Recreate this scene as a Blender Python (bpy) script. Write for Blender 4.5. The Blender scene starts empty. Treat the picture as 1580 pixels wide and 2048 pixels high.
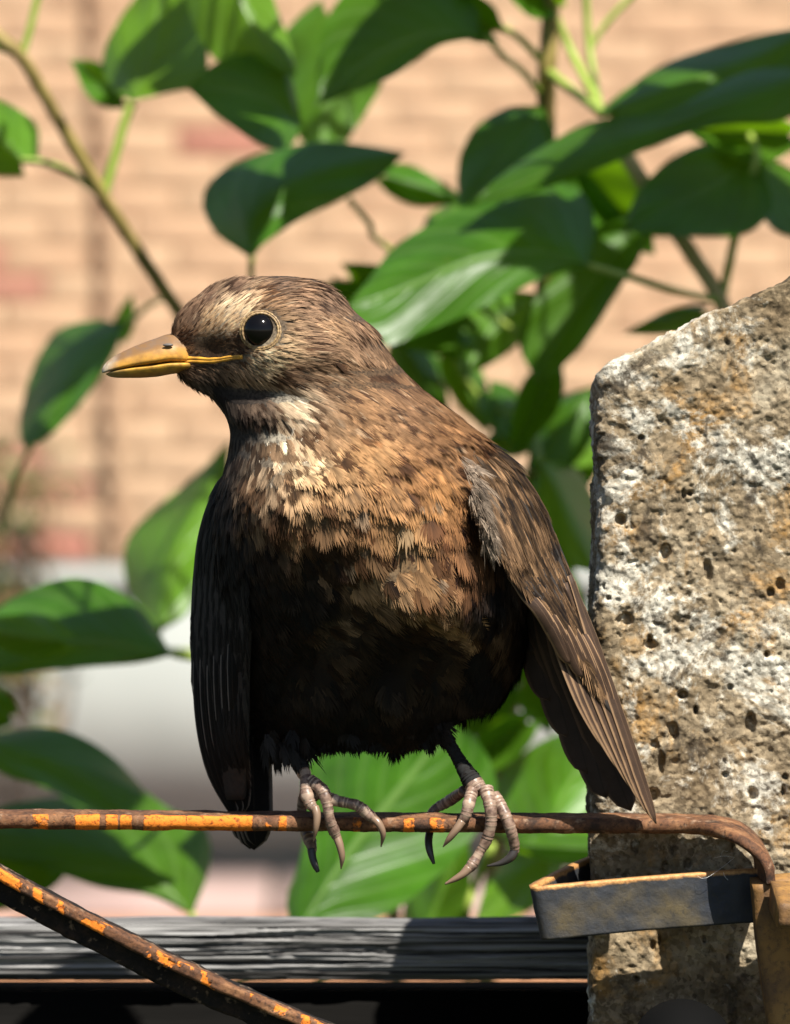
import bpy, math, random
import numpy as np
from mathutils import Vector

# ------------------------------------------------------------------ camera, world, sun, exposure
sc = bpy.context.scene
COL = sc.collection
rng = np.random.default_rng(7)
random.seed(7)

PITCH = math.radians(5.0)
CAM = np.array([0.0, -1.0, 2.013])
cd = bpy.data.cameras.new("camera")
cam = bpy.data.objects.new("camera", cd)
COL.objects.link(cam)
cam.location = CAM
cam.rotation_euler = (math.radians(90) - PITCH, 0, 0)
cd.sensor_fit = 'VERTICAL'
cd.sensor_height = 36.0
cd.sensor_width = 36.0
cd.lens = 36.0 / 0.2048
cd.clip_start = 0.02
cd.clip_end = 200
cd.dof.use_dof = True
cd.dof.focus_distance = 0.988
cd.dof.aperture_fstop = 27.0
sc.camera = cam

SUN = np.array([0.26, -0.47, 0.84]); SUN /= np.linalg.norm(SUN)
elev = math.asin(SUN[2]); azim = math.atan2(SUN[0], SUN[1])
world = bpy.data.worlds.new("World"); sc.world = world
world.use_nodes = True
wn = world.node_tree.nodes; wl = world.node_tree.links
wn.clear()
wo = wn.new('ShaderNodeOutputWorld'); wb = wn.new('ShaderNodeBackground'); ws = wn.new('ShaderNodeTexSky')
ws.sky_type = 'NISHITA'; ws.sun_disc = False
ws.sun_elevation = elev; ws.sun_rotation = azim
wb.inputs['Strength'].default_value = 0.05
wl.new(ws.outputs[0], wb.inputs['Color']); wl.new(wb.outputs[0], wo.inputs['Surface'])
sd = bpy.data.lights.new("sun", 'SUN'); sd.energy = 5.0; sd.angle = math.radians(0.5); sd.color = (1.0, 0.95, 0.86)
sun = bpy.data.objects.new("sun", sd); COL.objects.link(sun)
sun.location = (1, -2, 5)
sun.rotation_euler = Vector(SUN).to_track_quat('Z', 'Y').to_euler()
sc.view_settings.view_transform = 'Standard'
sc.view_settings.look = 'None'
sc.view_settings.gamma = 1.0
sc.view_settings.exposure = 1.08
sc.view_settings.use_curve_mapping = False
sc.render.engine = 'CYCLES'
sc.cycles.use_denoising = True
sc.cycles.max_bounces = 8
sc.cycles.transparent_max_bounces = 8

# ------------------------------------------------------------------ helpers
FWD = np.array([0, math.cos(PITCH), -math.sin(PITCH)])
UPV = np.array([0, math.sin(PITCH), math.cos(PITCH)])
RGT = np.array([1.0, 0, 0])
PX = 1e-4

def P(px, py, d=0.0):
    """world point that stands at world depth y = d (metres), d = 0 is the perch"""
    px = np.asarray(px, float); py = np.asarray(py, float); d = np.asarray(d, float)
    a = (px - 790.0) * PX; b = (1024.0 - py) * PX
    dr = a[..., None] * RGT + b[..., None] * UPV + FWD
    t = (d + 1.0) / dr[..., 1]
    return CAM + dr * t[..., None]

def PM(p):                       # (px, py, depth in mm)
    p = np.asarray(p, float)
    return P(p[..., 0], p[..., 1], p[..., 2] * 1e-3)

def smooth01(t):
    t = np.clip(t, 0, 1); return t * t * (3 - 2 * t)

def _hash(ix, iy, iz):
    h = (ix * 374761393 + iy * 668265263 + iz * 2147483647 * 3 + 1442695) & 0xffffffff
    h = ((h ^ (h >> 13)) * 1274126177) & 0xffffffff
    return ((h ^ (h >> 16)) & 0xffff) / 65535.0

def vnoise(p):
    p = np.asarray(p, float)
    i = np.floor(p).astype(np.int64); f = p - i; f = f * f * (3 - 2 * f)
    r = 0
    for dx in (0, 1):
        for dy in (0, 1):
            for dz in (0, 1):
                w = (f[..., 0] if dx else 1 - f[..., 0]) * (f[..., 1] if dy else 1 - f[..., 1]) * (f[..., 2] if dz else 1 - f[..., 2])
                r = r + w * _hash(i[..., 0] + dx, i[..., 1] + dy, i[..., 2] + dz)
    return r * 2 - 1

def fbm(p, o=4, g=0.5):
    a = 1.0; r = 0; p = np.asarray(p, float)
    for k in range(o):
        r = r + a * vnoise(p + 17.3 * k); p = p * 2.03; a *= g
    return r

def tagit(o, label=None, cat=None, group=None, kind=None):
    if label: o['label'] = label
    if cat: o['category'] = cat
    if group: o['group'] = group
    if kind: o['kind'] = kind
    return o

def empty(name, loc):
    o = bpy.data.objects.new(name, None); COL.objects.link(o)
    o.location = loc; o.empty_display_size = 0.01
    bpy.context.view_layer.update()
    return o

def link(o, parent=None):
    COL.objects.link(o)
    if parent is not None:
        o.parent = parent
        o.matrix_parent_inverse = parent.matrix_world.inverted()
    return o

def mesh(name, V, faces, mat=None, parent=None, smooth=True, col=None, uv=None, attrs=None, mats=None, fmat=None):
    """faces: array (n,k) or list of such arrays / tuples"""
    V = np.asarray(V, float).reshape(-1, 3)
    if isinstance(faces, np.ndarray): faces = [faces]
    arrs = []
    for f in faces:
        f = np.asarray(f)
        if f.ndim == 1: f = f[None, :]
        arrs.append(f)
    loops = np.concatenate([a.ravel() for a in arrs]).astype(np.int32)
    tot = np.concatenate([np.full(len(a), a.shape[1], np.int32) for a in arrs])
    start = np.concatenate([[0], np.cumsum(tot)[:-1]]).astype(np.int32)
    me = bpy.data.meshes.new(name)
    me.vertices.add(len(V)); me.vertices.foreach_set('co', V.ravel().astype(np.float32))
    me.loops.add(len(loops)); me.loops.foreach_set('vertex_index', loops)
    me.polygons.add(len(tot)); me.polygons.foreach_set('loop_start', start)
    if smooth: me.polygons.foreach_set('use_smooth', np.ones(len(tot), bool))
    if fmat is not None: me.polygons.foreach_set('material_index', np.asarray(fmat, np.int32))
    if col is not None:
        a = me.attributes.new('col', 'FLOAT_COLOR', 'POINT')
        c = np.ones((len(V), 4), np.float32); c[:, :3] = col
        a.data.foreach_set('color', c.ravel())
    if uv is not None:
        l = me.uv_layers.new(name='UVMap')
        l.data.foreach_set('uv', np.asarray(uv, np.float32)[loops].ravel())
    if attrs:
        for k, v in attrs.items():
            a = me.attributes.new(k, 'FLOAT', 'POINT'); a.data.foreach_set('value', np.asarray(v, np.float32))
    me.update(calc_edges=True); me.validate()
    for m in (mats or ([mat] if mat else [])): me.materials.append(m)
    o = bpy.data.objects.new(name, me)
    return link(o, parent)

def grid_faces(n, m, wrap_m=False, off=0):
    """vertex (i,j) -> i*m+j, i<n, j<m"""
    i = np.arange(n - 1)[:, None]; j = np.arange(m if wrap_m else m - 1)[None, :]
    j2 = (j + 1) % m
    f = np.stack([i * m + j, i * m + j2, (i + 1) * m + j2, (i + 1) * m + j], -1).reshape(-1, 4)
    return f + off

def spline(keys, t):
    """monotone-ish smooth interpolation: keys sorted (k,2)"""
    keys = np.asarray(keys, float); x = keys[:, 0]; y = keys[:, 1:]
    t = np.asarray(t, float)
    m = np.zeros_like(y); dx = np.diff(x)[:, None]; s = np.diff(y, axis=0) / dx
    m[0] = s[0]; m[-1] = s[-1]
    a, b = s[:-1], s[1:]
    with np.errstate(divide='ignore', invalid='ignore'):
        h = np.where(a * b > 0, 2 * a * b / (a + b), 0)
    m[1:-1] = np.nan_to_num(h)
    k = np.clip(np.searchsorted(x, t) - 1, 0, len(x) - 2)
    h = (x[k + 1] - x[k]); u = np.clip((t - x[k]) / h, 0, 1)[..., None]; h = h[..., None]
    return ((1 + 2 * u) * (1 - u) ** 2 * y[k] + u * (1 - u) ** 2 * h * m[k] + u * u * (3 - 2 * u) * y[k + 1] + u * u * (u - 1) * h * m[k + 1])

def resample(pts, n):
    """Catmull-Rom resampling of a polyline with any number of channels"""
    pts = np.asarray(pts, float)
    if len(pts) == 2:
        t = np.linspace(0, 1, n)[:, None]; return pts[0] * (1 - t) + pts[1] * t
    q = np.vstack([2 * pts[0] - pts[1], pts, 2 * pts[-1] - pts[-2]])
    seg = np.linalg.norm(np.diff(pts[:, :3], axis=0), axis=1); L = np.concatenate([[0], np.cumsum(seg)])
    s = np.linspace(0, L[-1], n); k = np.clip(np.searchsorted(L, s, 'right') - 1, 0, len(pts) - 2)
    u = ((s - L[k]) / np.maximum(seg[k], 1e-12))[:, None]
    p0, p1, p2, p3 = q[k], q[k + 1], q[k + 2], q[k + 3]
    return 0.5 * ((2 * p1) + (-p0 + p2) * u + (2 * p0 - 5 * p1 + 4 * p2 - p3) * u * u + (-p0 + 3 * p1 - 3 * p2 + p3) * u ** 3)

def tube_geo(path, rad, seg=10, cap=True):
    path = np.asarray(path, float); n = len(path); rad = np.broadcast_to(np.asarray(rad, float), (n,))
    T = np.gradient(path, axis=0); T /= np.linalg.norm(T, axis=1)[:, None] + 1e-15
    ref = np.array([0.13, 1.0, 0.07]) if abs(T[0][1]) < .9 else np.array([1., 0, 0.1])
    A = np.cross(T, ref); A /= np.linalg.norm(A, axis=1)[:, None]; B = np.cross(T, A)
    th = np.linspace(0, 2 * np.pi, seg, endpoint=False)
    V = path[:, None] + rad[:, None, None] * (np.cos(th)[None, :, None] * A[:, None] + np.sin(th)[None, :, None] * B[:, None])
    F = [grid_faces(n, seg, True)]
    V = V.reshape(-1, 3)
    if cap:
        V = np.vstack([V, path[0], path[-1]]); j = np.arange(seg); j2 = (j + 1) % seg
        F.append(np.stack([np.full(seg, n * seg), j2, j], 1)); F.append(np.stack([np.full(seg, n * seg + 1), (n - 1) * seg + j, (n - 1) * seg + j2], 1))
    return V, F

def merge(geos):
    V = []; F = []; off = 0
    for v, f in geos:
        V.append(v); F += [a + off for a in f]; off += len(v)
    return np.vstack(V), F

# ------------------------------------------------------------------ material helpers
def mat(name):
    m = bpy.data.materials.new(name); m.use_nodes = True
    nt = m.node_tree; b = nt.nodes['Principled BSDF']
    return m, nt, b

class N:
    def __init__(s, nt): s.nt = nt
    def add(s, t, **kw):
        n = s.nt.nodes.new(t)
        for k, v in kw.items(): setattr(n, k, v)
        return n
    def l(s, a, b): s.nt.links.new(a, b)
    def coord(s, kind='Object', scale=(1, 1, 1)):
        t = s.add('ShaderNodeTexCoord'); mp = s.add('ShaderNodeMapping'); mp.inputs['Scale'].default_value = scale
        s.l(t.outputs[kind], mp.inputs['Vector']); return mp.outputs[0]
    def noise(s, vec, scale, detail=4, rough=.6, dist=0):
        n = s.add('ShaderNodeTexNoise'); n.inputs['Scale'].default_value = scale; n.inputs['Detail'].default_value = detail
        n.inputs['Roughness'].default_value = rough; n.inputs['Distortion'].default_value = dist
        s.l(vec, n.inputs['Vector']); return n.outputs['Fac']
    def vor(s, vec, scale, feature='F1'):
        n = s.add('ShaderNodeTexVoronoi'); n.feature = feature; n.inputs['Scale'].default_value = scale
        s.l(vec, n.inputs['Vector']); return n
    def ramp(s, fac, stops, interp='LINEAR'):
        r = s.add('ShaderNodeValToRGB'); e = r.color_ramp.elements; r.color_ramp.interpolation = interp
        while len(e) < len(stops): e.new(0.5)
        for el, (p, c) in zip(e, stops):
            el.position = p; el.color = tuple(c) + (1,) if not np.isscalar(c) else (c, c, c, 1)
        s.l(fac, r.inputs[0]); return r.outputs[0]
    def mix(s, fac, a, b, mode='MIX'):
        m = s.add('ShaderNodeMix', data_type='RGBA', blend_type=mode)
        if hasattr(fac, 'is_output'): s.l(fac, m.inputs[0])
        else: m.inputs[0].default_value = fac
        for v, i in ((a, 6), (b, 7)):
            if hasattr(v, 'is_output'): s.l(v, m.inputs[i])
            else: m.inputs[i].default_value = tuple(v) + (1,)
        return m.outputs[2]
    def math(s, op, a, b=0.5):
        m = s.add('ShaderNodeMath', operation=op)
        for v, i in ((a, 0), (b, 1)):
            if hasattr(v, 'is_output'): s.l(v, m.inputs[i])
            else: m.inputs[i].default_value = v
        return m.outputs[0]
    def attr(s, name):
        a = s.add('ShaderNodeAttribute'); a.attribute_name = name; return a
    def bump(s, h, bsdf, strength=.5, dist=.001):
        b = s.add('ShaderNodeBump'); b.inputs['Strength'].default_value = strength; b.inputs['Distance'].default_value = dist
        s.l(h, b.inputs['Height']); s.l(b.outputs[0], bsdf.inputs['Normal'])

def simple(name, c, rough=.7, spec=.3):
    m, nt, b = mat(name); b.inputs['Base Color'].default_value = tuple(c) + (1,); b.inputs['Roughness'].default_value = rough
    b.inputs['Specular IOR Level'].default_value = spec
    return m

# ---- concrete with lichen
M_conc, nt, b = mat('lichened_concrete'); n = N(nt)
v = n.coord()
big = n.noise(v, 38, 5, .62, .3); med = n.noise(v, 130, 5, .65); fine = n.noise(v, 900, 4, .7); fine2 = n.noise(v, 480, 3, .6)
c = n.ramp(big, [(.30, (.07, .052, .032)), (.42, (.20, .155, .10)), (.54, (.31, .255, .18)), (.7, (.42, .385, .31))])
o2 = n.noise(v, 62, 5, .7, .5)
c = n.mix(n.ramp(o2, [(.54, 0.), (.66, .75)]), c, (.33, .185, .055))
w2 = n.noise(v, 58, 7, .74, .4)
wm = n.ramp(w2, [(.52, 0.), (.59, .9)])
c = n.mix(wm, c, (.58, .57, .52))
d2 = n.noise(v, 88, 6, .7, .6)
c = n.mix(n.ramp(d2, [(.55, 0.), (.63, .85)]), c, (.06, .048, .036))
vo = n.vor(v, 900)
c = n.mix(.8, c, n.ramp(vo.outputs['Color'], [(0, (.30, .26, .2)), (.5, (.8, .75, .66)), (1, (1.25, 1.2, 1.1))]), 'MULTIPLY')
c = n.mix(n.ramp(fine, [(.34, .75), (.44, 0.)]), c, (.07, .05, .03))
n.l(c, b.inputs['Base Color']); b.inputs['Roughness'].default_value = .93; b.inputs['Specular IOR Level'].default_value = .15
hh = n.mix(.5, fine, fine2)
n.bump(hh, b, .8, .0007)

# ---- weathered wood
M_wood, nt, b = mat('weathered_grey_wood'); n = N(nt)
v = n.coord(scale=(6, 60, 420)); v2 = n.coord(scale=(15, 120, 1300)); v3 = n.coord(scale=(14, 14, 60))
g1 = n.noise(v, 1, 5, .6, .25); g2 = n.noise(v2, 1, 4, .65, .2); g3 = n.noise(v3, 1, 3)
c = n.ramp(g1, [(.3, (.05, .048, .046)), (.45, (.17, .165, .16)), (.6, (.33, .325, .32)), (.75, (.42, .41, .38))])
c = n.mix(n.ramp(g2, [(.42, .95), (.53, 0.)]), c, (.014, .013, .013))
c = n.mix(n.ramp(g3, [(.6, 0.), (.72, .35)]), c, (.34, .29, .15))
n.l(c, b.inputs['Base Color']); b.inputs['Roughness'].default_value = .85; b.inputs['Specular IOR Level'].default_value = .2
n.bump(g2, b, .7, .0006)

M_darkwood, nt, b = mat('near_black_wood'); n = N(nt)  # even near-black tone for the lower board and batten
v = n.coord(scale=(12, 60, 200)); g = n.noise(v, 1, 5, .6)
n.l(n.ramp(g, [(.3, (.0025, .0024, .0022)), (.7, (.007, .0065, .006))]), b.inputs['Base Color']); b.inputs['Roughness'].default_value = .9
b.inputs['Specular IOR Level'].default_value = .04
n.bump(g, b, .5, .001)

# ---- rusty iron with paint remains (attribute 'paint')
def rust_mat(name, paint=(.66, .19, .02), dark=(.028, .016, .011), mid=(.13, .058, .028), hi=(.26, .13, .06)):
    m, nt, b = mat(name); n = N(nt); v = n.coord()
    a = n.noise(v, 160, 6, .7); f = n.noise(v, 1100, 4, .7); g = n.noise(v, 420, 4, .6)
    c = n.ramp(a, [(.34, dark), (.5, mid), (.68, hi)])
    c = n.mix(n.ramp(f, [(.36, .8), (.5, 0.)]), c, dark)
    c = n.mix(n.ramp(g, [(.58, 0.), (.68, .6)]), c, (.30, .20, .13))
    pa = n.attr('paint').outputs['Fac']
    pm = n.math('ADD', pa, n.math('MULTIPLY', n.math('SUBTRACT', g, .5), 1.7))
    pm = n.ramp(pm, [(.40, 0.), (.58, 1.)])
    pc = n.ramp(f, [(.34, (.22, .045, .008)), (.47, paint), (.75, tuple(min(1, x * 1.15) for x in paint))])
    c = n.mix(pm, c, pc)
    n.l(c, b.inputs['Base Color']); b.inputs['Roughness'].default_value = .78; b.inputs['Specular IOR Level'].default_value = .25
    h = n.math('ADD', n.math('MULTIPLY', f, .5), n.math('MULTIPLY', pm, .5))
    n.bump(h, b, .8, .0004)
    return m
M_rust = rust_mat('rusty_iron_orange_paint')

M_strap, nt, b = mat('grey_steel_rust_edge'); n = N(nt); v = n.coord()
a = n.noise(v, 70, 5, .6); f = n.noise(v, 900, 4, .7)
c = n.ramp(a, [(.35, (.017, .022, .034)), (.52, (.034, .035, .038)), (.7, (.09, .068, .032))])
c = n.mix(n.ramp(f, [(.35, .7), (.5, 0.)]), c, (.03, .028, .026))
e = n.attr('edge').outputs['Fac']
e2 = n.ramp(n.math('ADD', e, n.math('MULTIPLY', n.math('SUBTRACT', n.noise(v, 240, 5, .7), .5), .7)), [(.42, 0.), (.6, 1.)])
c = n.mix(e2, c, n.ramp(f, [(.3, (.24, .10, .03)), (.6, (.52, .27, .09))]))
n.l(c, b.inputs['Base Color']); b.inputs['Roughness'].default_value = .62; b.inputs['Metallic'].default_value = .15
n.bump(f, b, .5, .0003)

M_ochre, nt, b = mat('ochre_painted_rust'); n = N(nt); v = n.coord()
a = n.noise(v, 60, 5, .6); f = n.noise(v, 700, 4, .7)
c = n.ramp(a, [(.32, (.06, .03, .015)), (.5, (.24, .12, .03)), (.7, (.36, .20, .05))])
c = n.mix(n.ramp(f, [(.36, .6), (.5, 0.)]), c, (.06, .03, .015))
n.l(c, b.inputs['Base Color']); b.inputs['Roughness'].default_value = .7; n.bump(f, b, .5, .0004)
M_blackmetal = simple('black_rubber', (.004, .004, .004), .8, .04)

# ---- leaves
def leaf_mat(name, base, trans, blue=0.):
    m, nt, b = mat(name); n = N(nt)
    uvn = n.add('ShaderNodeUVMap'); sep = n.add('ShaderNodeSeparateXYZ'); n.l(uvn.outputs[0], sep.inputs[0])
    oi = n.add('ShaderNodeObjectInfo')
    vv = n.math('ABSOLUTE', n.math('SUBTRACT', sep.outputs[1], .5), 0)
    mid = n.ramp(vv, [(.012, 1.), (.034, 0.)])
    w = n.add('ShaderNodeTexWave'); w.wave_type = 'BANDS'; w.bands_direction = 'X'; w.inputs['Scale'].default_value = 1.15; w.inputs['Distortion'].default_value = .5
    cmb = n.add('ShaderNodeCombineXYZ'); n.l(n.math('SUBTRACT', n.math('MULTIPLY', sep.outputs[0], 2.2), n.math('MULTIPLY', vv, 1.8)), cmb.inputs[0]); n.l(cmb.outputs[0], w.inputs['Vector'])
    vein = n.ramp(w.outputs['Fac'], [(.76, 0.), (.99, .36)])
    vm = n.math('MAXIMUM', mid, vein)
    no = n.noise(n.coord(), 45, 4, .6)
    c = n.mix(n.ramp(no, [(.35, 0.), (.7, 1.)]), tuple(x * .75 for x in base), tuple(x * 1.5 for x in base))
    c = n.mix(n.ramp(n.noise(n.coord(), 190, 3), [(.70, 0.), (.76, .6)]), c, (.10, .085, .02))
    c = n.mix(n.math('MULTIPLY', oi.outputs['Random'], .5), c, (base[0] * 1.8, base[1] * 1.15, base[2] * .8))
    c = n.mix(n.math('MULTIPLY', vm, .5), c, (.16, .27, .07))
    n.l(c, b.inputs['Base Color']); b.inputs['Roughness'].default_value = .38; b.inputs['Specular IOR Level'].default_value = .3
    n.bump(n.math('MULTIPLY', vm, -1.), b, .35, .0012)
    tr = n.add('ShaderNodeBsdfTranslucent')
    n.l(n.mix(n.math('MULTIPLY', vm, .55), trans, tuple(x * .5 for x in trans)), tr.inputs[0])
    mx = n.add('ShaderNodeMixShader'); mx.inputs[0].default_value = .36
    out = nt.nodes['Material Output']
    n.l(b.outputs[0], mx.inputs[1]); n.l(tr.outputs[0], mx.inputs[2]); n.l(mx.outputs[0], out.inputs[0])
    return m
M_leaf = leaf_mat('lilac_leaf', (.034, .105, .006), (.20, .40, .006))
M_leaf2 = leaf_mat('yellower_lilac_leaf', (.065, .175, .012), (.32, .50, .010))  # paler, yellower copy of the leaf colour
M_twig, nt, b = mat('lilac_bark'); n = N(nt); a = n.noise(n.coord(), 90, 4)
n.l(n.ramp(a, [(.3, (.16, .11, .03)), (.7, (.30, .23, .06))]), b.inputs['Base Color']); b.inputs['Roughness'].default_value = .7
M_petiole = simple('green_petiole', (.26, .34, .06), .5)
M_palebark = simple('pale_bark', (.42, .34, .18), .8)
M_darkbark = simple('dark_bark', (.05, .04, .03), .8)

# ---- brick, mortar, ground
def brick_mat(name, a, c2, speck):
    m, nt, b = mat(name); n = N(nt); oi = n.add('ShaderNodeObjectInfo')
    co = n.add('ShaderNodeTexCoord'); mp = n.add('ShaderNodeMapping'); mp.inputs['Scale'].default_value = (6, 6, 38)
    add = n.add('ShaderNodeVectorMath', operation='ADD'); n.l(co.outputs['Object'], add.inputs[0]); n.l(oi.outputs['Location'], add.inputs[1])
    n.l(add.outputs[0], mp.inputs['Vector'])
    g = n.noise(mp.outputs[0], 1.4, 5, .6)
    c = n.mix(oi.outputs['Random'], a, c2)
    c = n.mix(n.ramp(g, [(.42, 0.), (.62, .6)]), c, speck)
    n.l(c, b.inputs['Base Color']); b.inputs['Roughness'].default_value = .9; b.inputs['Specular IOR Level'].default_value = .2
    n.bump(g, b, .6, .004); return m
M_brick = brick_mat('buff_brick', (.54, .375, .24), (.50, .325, .205), (.44, .28, .18))
M_brick_red = brick_mat('red_brick', (.44, .19, .14), (.40, .20, .14), (.30, .14, .11))
M_mortar = simple('pale_mortar', (.53, .37, .24), .95, .1)

# ------------------------------------------------------------------ setting: ground, paving, house wall, garden wall
def box_geo(x0, x1, y0, y1, z0, z1):
    V = np.array([[x, y, z] for x in (x0, x1) for y in (y0, y1) for z in (z0, z1)], float)
    F = np.array([[0, 1, 3, 2], [4, 6, 7, 5], [0, 4, 5, 1], [2, 3, 7, 6], [0, 2, 6, 4], [1, 5, 7, 3]])
    return V, [F]

M_ground, nt, b = mat('terracotta_gravel'); n = N(nt); a = n.noise(n.coord(), 9, 6, .7); f = n.noise(n.coord(), 60, 4)
n.l(n.mix(f, n.ramp(a, [(.3, (.34, .15, .07)), (.7, (.46, .23, .11))]), (.40, .20, .10)), b.inputs['Base Color']); b.inputs['Roughness'].default_value = .95
n.bump(f, b, .6, .01)
M_pave, nt, b = mat('pink_paving'); n = N(nt); a = n.noise(n.coord(), 5, 5, .6)
n.l(n.ramp(a, [(.3, (.27, .185, .165)), (.7, (.34, .245, .22))]), b.inputs['Base Color']); b.inputs['Roughness'].default_value = .9
gv = np.array([[-60, -20, 0], [60, -20, 0], [60, 60, 0], [-60, 60, 0]], float)
M_dark_ground, nt, b = mat('dark_unseen_ground'); n = N(nt); a = n.noise(n.coord(), 14, 6, .7)  # ground out of view, made dark to cut bounced light
n.l(n.ramp(a, [(.3, (.018, .022, .010)), (.7, (.04, .05, .018))]), b.inputs['Base Color']); b.inputs['Roughness'].default_value = .95; b.inputs['Specular IOR Level'].default_value = .1
tagit(mesh('ground', gv, np.array([[0, 1, 2, 3]]), M_dark_ground, smooth=False), kind='structure')
tv = np.array([[-8, 9.6, .005], [8, 9.6, .005], [8, 10.79, .005], [-8, 10.79, .005]], float)
tagit(mesh('gravel_path', tv, np.array([[0, 1, 2, 3]]), M_ground, smooth=False), kind='structure')
pave = empty('paving', (0, 11.2, 0)); pave['kind'] = 'structure'
sv, sf = box_geo(-.292, .292, -.292, .292, .0, .030)
slab_me = None
for i in range(-5, 6):
    if slab_me is None:
        o = mesh('paving_slab', sv, sf, M_pave, smooth=False); slab_me = o.data
    else:
        o = bpy.data.objects.new('paving_slab', slab_me); COL.objects.link(o)
    o.location = (i * .6, 11.08, 0)
    bpy.context.view_layer.update()
    o.parent = pave; o.matrix_parent_inverse = pave.matrix_world.inverted()

# pale low garden wall before the house
WY = 11.42
zt = P(100, 1145, WY)[2]
M_render, nt, b = mat('pale_painted_render'); n = N(nt); a = n.noise(n.coord(), 4, 5, .6)
n.l(n.ramp(a, [(.3, (.27, .29, .275)), (.7, (.31, .33, .315))]), b.inputs['Base Color']); b.inputs['Roughness'].default_value = .85
gw = empty('garden_wall', (0, WY, 0))
tagit(gw, 'low pale grey painted garden wall below the brick house wall', 'wall')
v_, f_ = box_geo(-6, 6, WY, WY + .2, .075, zt - .04); mesh('wall_face', v_, f_, M_render, gw, False)
v_, f_ = box_geo(-6, 6, WY - .025, WY + .225, zt - .0401 + .0001, zt); mesh('coping', v_, f_, M_render, gw, False)
v_, f_ = box_geo(-6, 6, WY + .03, WY + .2, 0, .0749); mesh('foot_shade', v_, f_, simple('grey_foot_shade', (.20, .195, .18), .9), gw, False)  # recessed grey strip: shadow along the wall's foot, put into its colour

# brick house wall
HY = 11.9
hw = empty('house_wall', (0, HY, 0))
tagit(hw, 'buff brick house wall with pale mortar behind the lilac', 'wall')
v_, f_ = box_geo(-6, 6, HY + .006, HY + .25, 0, 4.6); mesh('mortar', v_, f_, M_mortar, hw, False)
def brick_geo(w, h=.065, d=.1, c=.006):
    a, e = w / 2, h / 2
    V = [(-a, d, -e), (a, d, -e), (a, d, e), (-a, d, e), (-a, c, -e), (a, c, -e), (a, c, e), (-a, c, e),
         (-a + c, 0, -e + c), (a - c, 0, -e + c), (a - c, 0, e - c), (-a + c, 0, e - c)]
    F = [(0, 1, 2, 3), (8, 11, 10, 9)]
    for k in range(4):
        k2 = (k + 1) % 4; F += [(k, k + 4, k2 + 4, k2), (k + 4, k + 8, k2 + 8, k2 + 4)]
    return np.array(V, float), [np.array(F)]
bv, bf = brick_geo(.215)
red_spots = [(-30, 545), (60, 1075), (-60, 600), (-30, 900), (20, 990)]
near = []; far = []
for r in range(0, 60):
    z = .0375 + r * .075
    for k in range(-26, 27):
        x = k * .225 + (.1125 if r % 2 else 0)
        # picture position, only to decide which bricks are single objects
        dv = np.array([x, HY, z]) - CAM
        dep = dv @ FWD; qx = 790 + dv[0] / dep / PX; qy = 1024 - (dv @ UPV) / dep / PX
        (near if (-140 < qx < 1720 and -90 < qy < 1200) else far).append((x, z, qx, qy))
bme = None
for (x, z, qx, qy) in near:
    red = any(abs(qx - a) < 95 and abs(qy - b_) < 30 for a, b_ in red_spots) or random.random() < .012
    if bme is None:
        o = mesh('brick', bv, bf, M_brick, None, False); bme = o.data
        bme_r = bme.copy(); bme_r.materials.clear(); bme_r.materials.append(M_brick_red)
    else:
        o = bpy.data.objects.new('brick', bme_r if red else bme); COL.objects.link(o)
    o.location = (x + random.uniform(-.002, .002), HY - random.uniform(0, .004), z)
    o.parent = hw; o.matrix_parent_inverse = hw.matrix_world.inverted()
fv = []; ff = []
for q, (x, z, _, _) in enumerate(far):
    fv.append(bv + np.array([x, HY, z])); ff.append(bf[0] + q * 12)
o = mesh('more_bricks', np.vstack(fv), ff, M_brick, hw, False); o['kind'] = 'stuff'

# thin brown pipe up the house wall
top = P(184, -40, HY - .03); bot = P(236, 1170, HY - .03)
dirp = (top - bot) / np.linalg.norm(top - bot)
pp = resample([bot - dirp * (bot[2] / dirp[2]) , bot, top, top + dirp * 1.2], 30)
v_, f_ = tube_geo(pp, .012, 10)
tagit(mesh('wall_pipe', v_, f_, simple('brown_pipe', (.26, .16, .10), .6)), 'thin brown pipe running up the buff brick wall', 'pipe')

#EOF_SETTING
# ------------------------------------------------------------------ concrete post
PF = 0.009                                   # depth of the post's front face
xl = P(1184, 1200, PF)[0]; xr = xl + .10
topk = np.array([[p[0], *P(p[0], p[1], PF)[[0, 2]]] for p in
                 [(1150, 792), (1180, 772), (1196, 748), (1225, 730), (1262, 716), (1330, 684), (1400, 640), (1480, 604), (1580, 556), (1760, 500), (2000, 470), (2280, 520)]])
ztop = lambda x: spline(topk[:, 1:], x)[..., 0]
def seg(a, b, step): return np.linspace(0, 1, max(2, int(np.linalg.norm(np.subtract(b, a)) / step) + 1))[:-1, None] * np.subtract(b, a) + np.array(a)
rc = .004
xm = P(1630, 1200, PF)[0]
def arc(cx, cy, a0, a1, k): t = np.linspace(math.radians(a0), math.radians(a1), k)[:-1]; return np.stack([cx + rc * np.cos(t), cy + rc * np.sin(t)], 1)
path = np.vstack([seg((xm, PF), (xl + rc, PF), .00030), arc(xl + rc, PF + rc, 270, 180, 14), seg((xl, PF + rc), (xl, PF + .08 - rc), .0008),
                  arc(xl + rc, PF + .08 - rc, 180, 90, 6), seg((xl + rc, PF + .08), (xr - rc, PF + .08), .006), arc(xr - rc, PF + .08 - rc, 90, 0, 6),
                  seg((xr, PF + .08 - rc), (xr, PF + rc), .006), arc(xr - rc, PF + rc, 0, -90, 6), seg((xr - rc, PF), (xm, PF), .003)])
tn = np.roll(path, -1, 0) - np.roll(path, 1, 0); nrm2 = np.stack([-tn[:, 1], tn[:, 0]], 1); nrm2 /= np.linalg.norm(nrm2, axis=1)[:, None]
if nrm2[5, 1] > 0: nrm2 = -nrm2
zb = P(1300, 2090, PF)[2]
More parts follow.
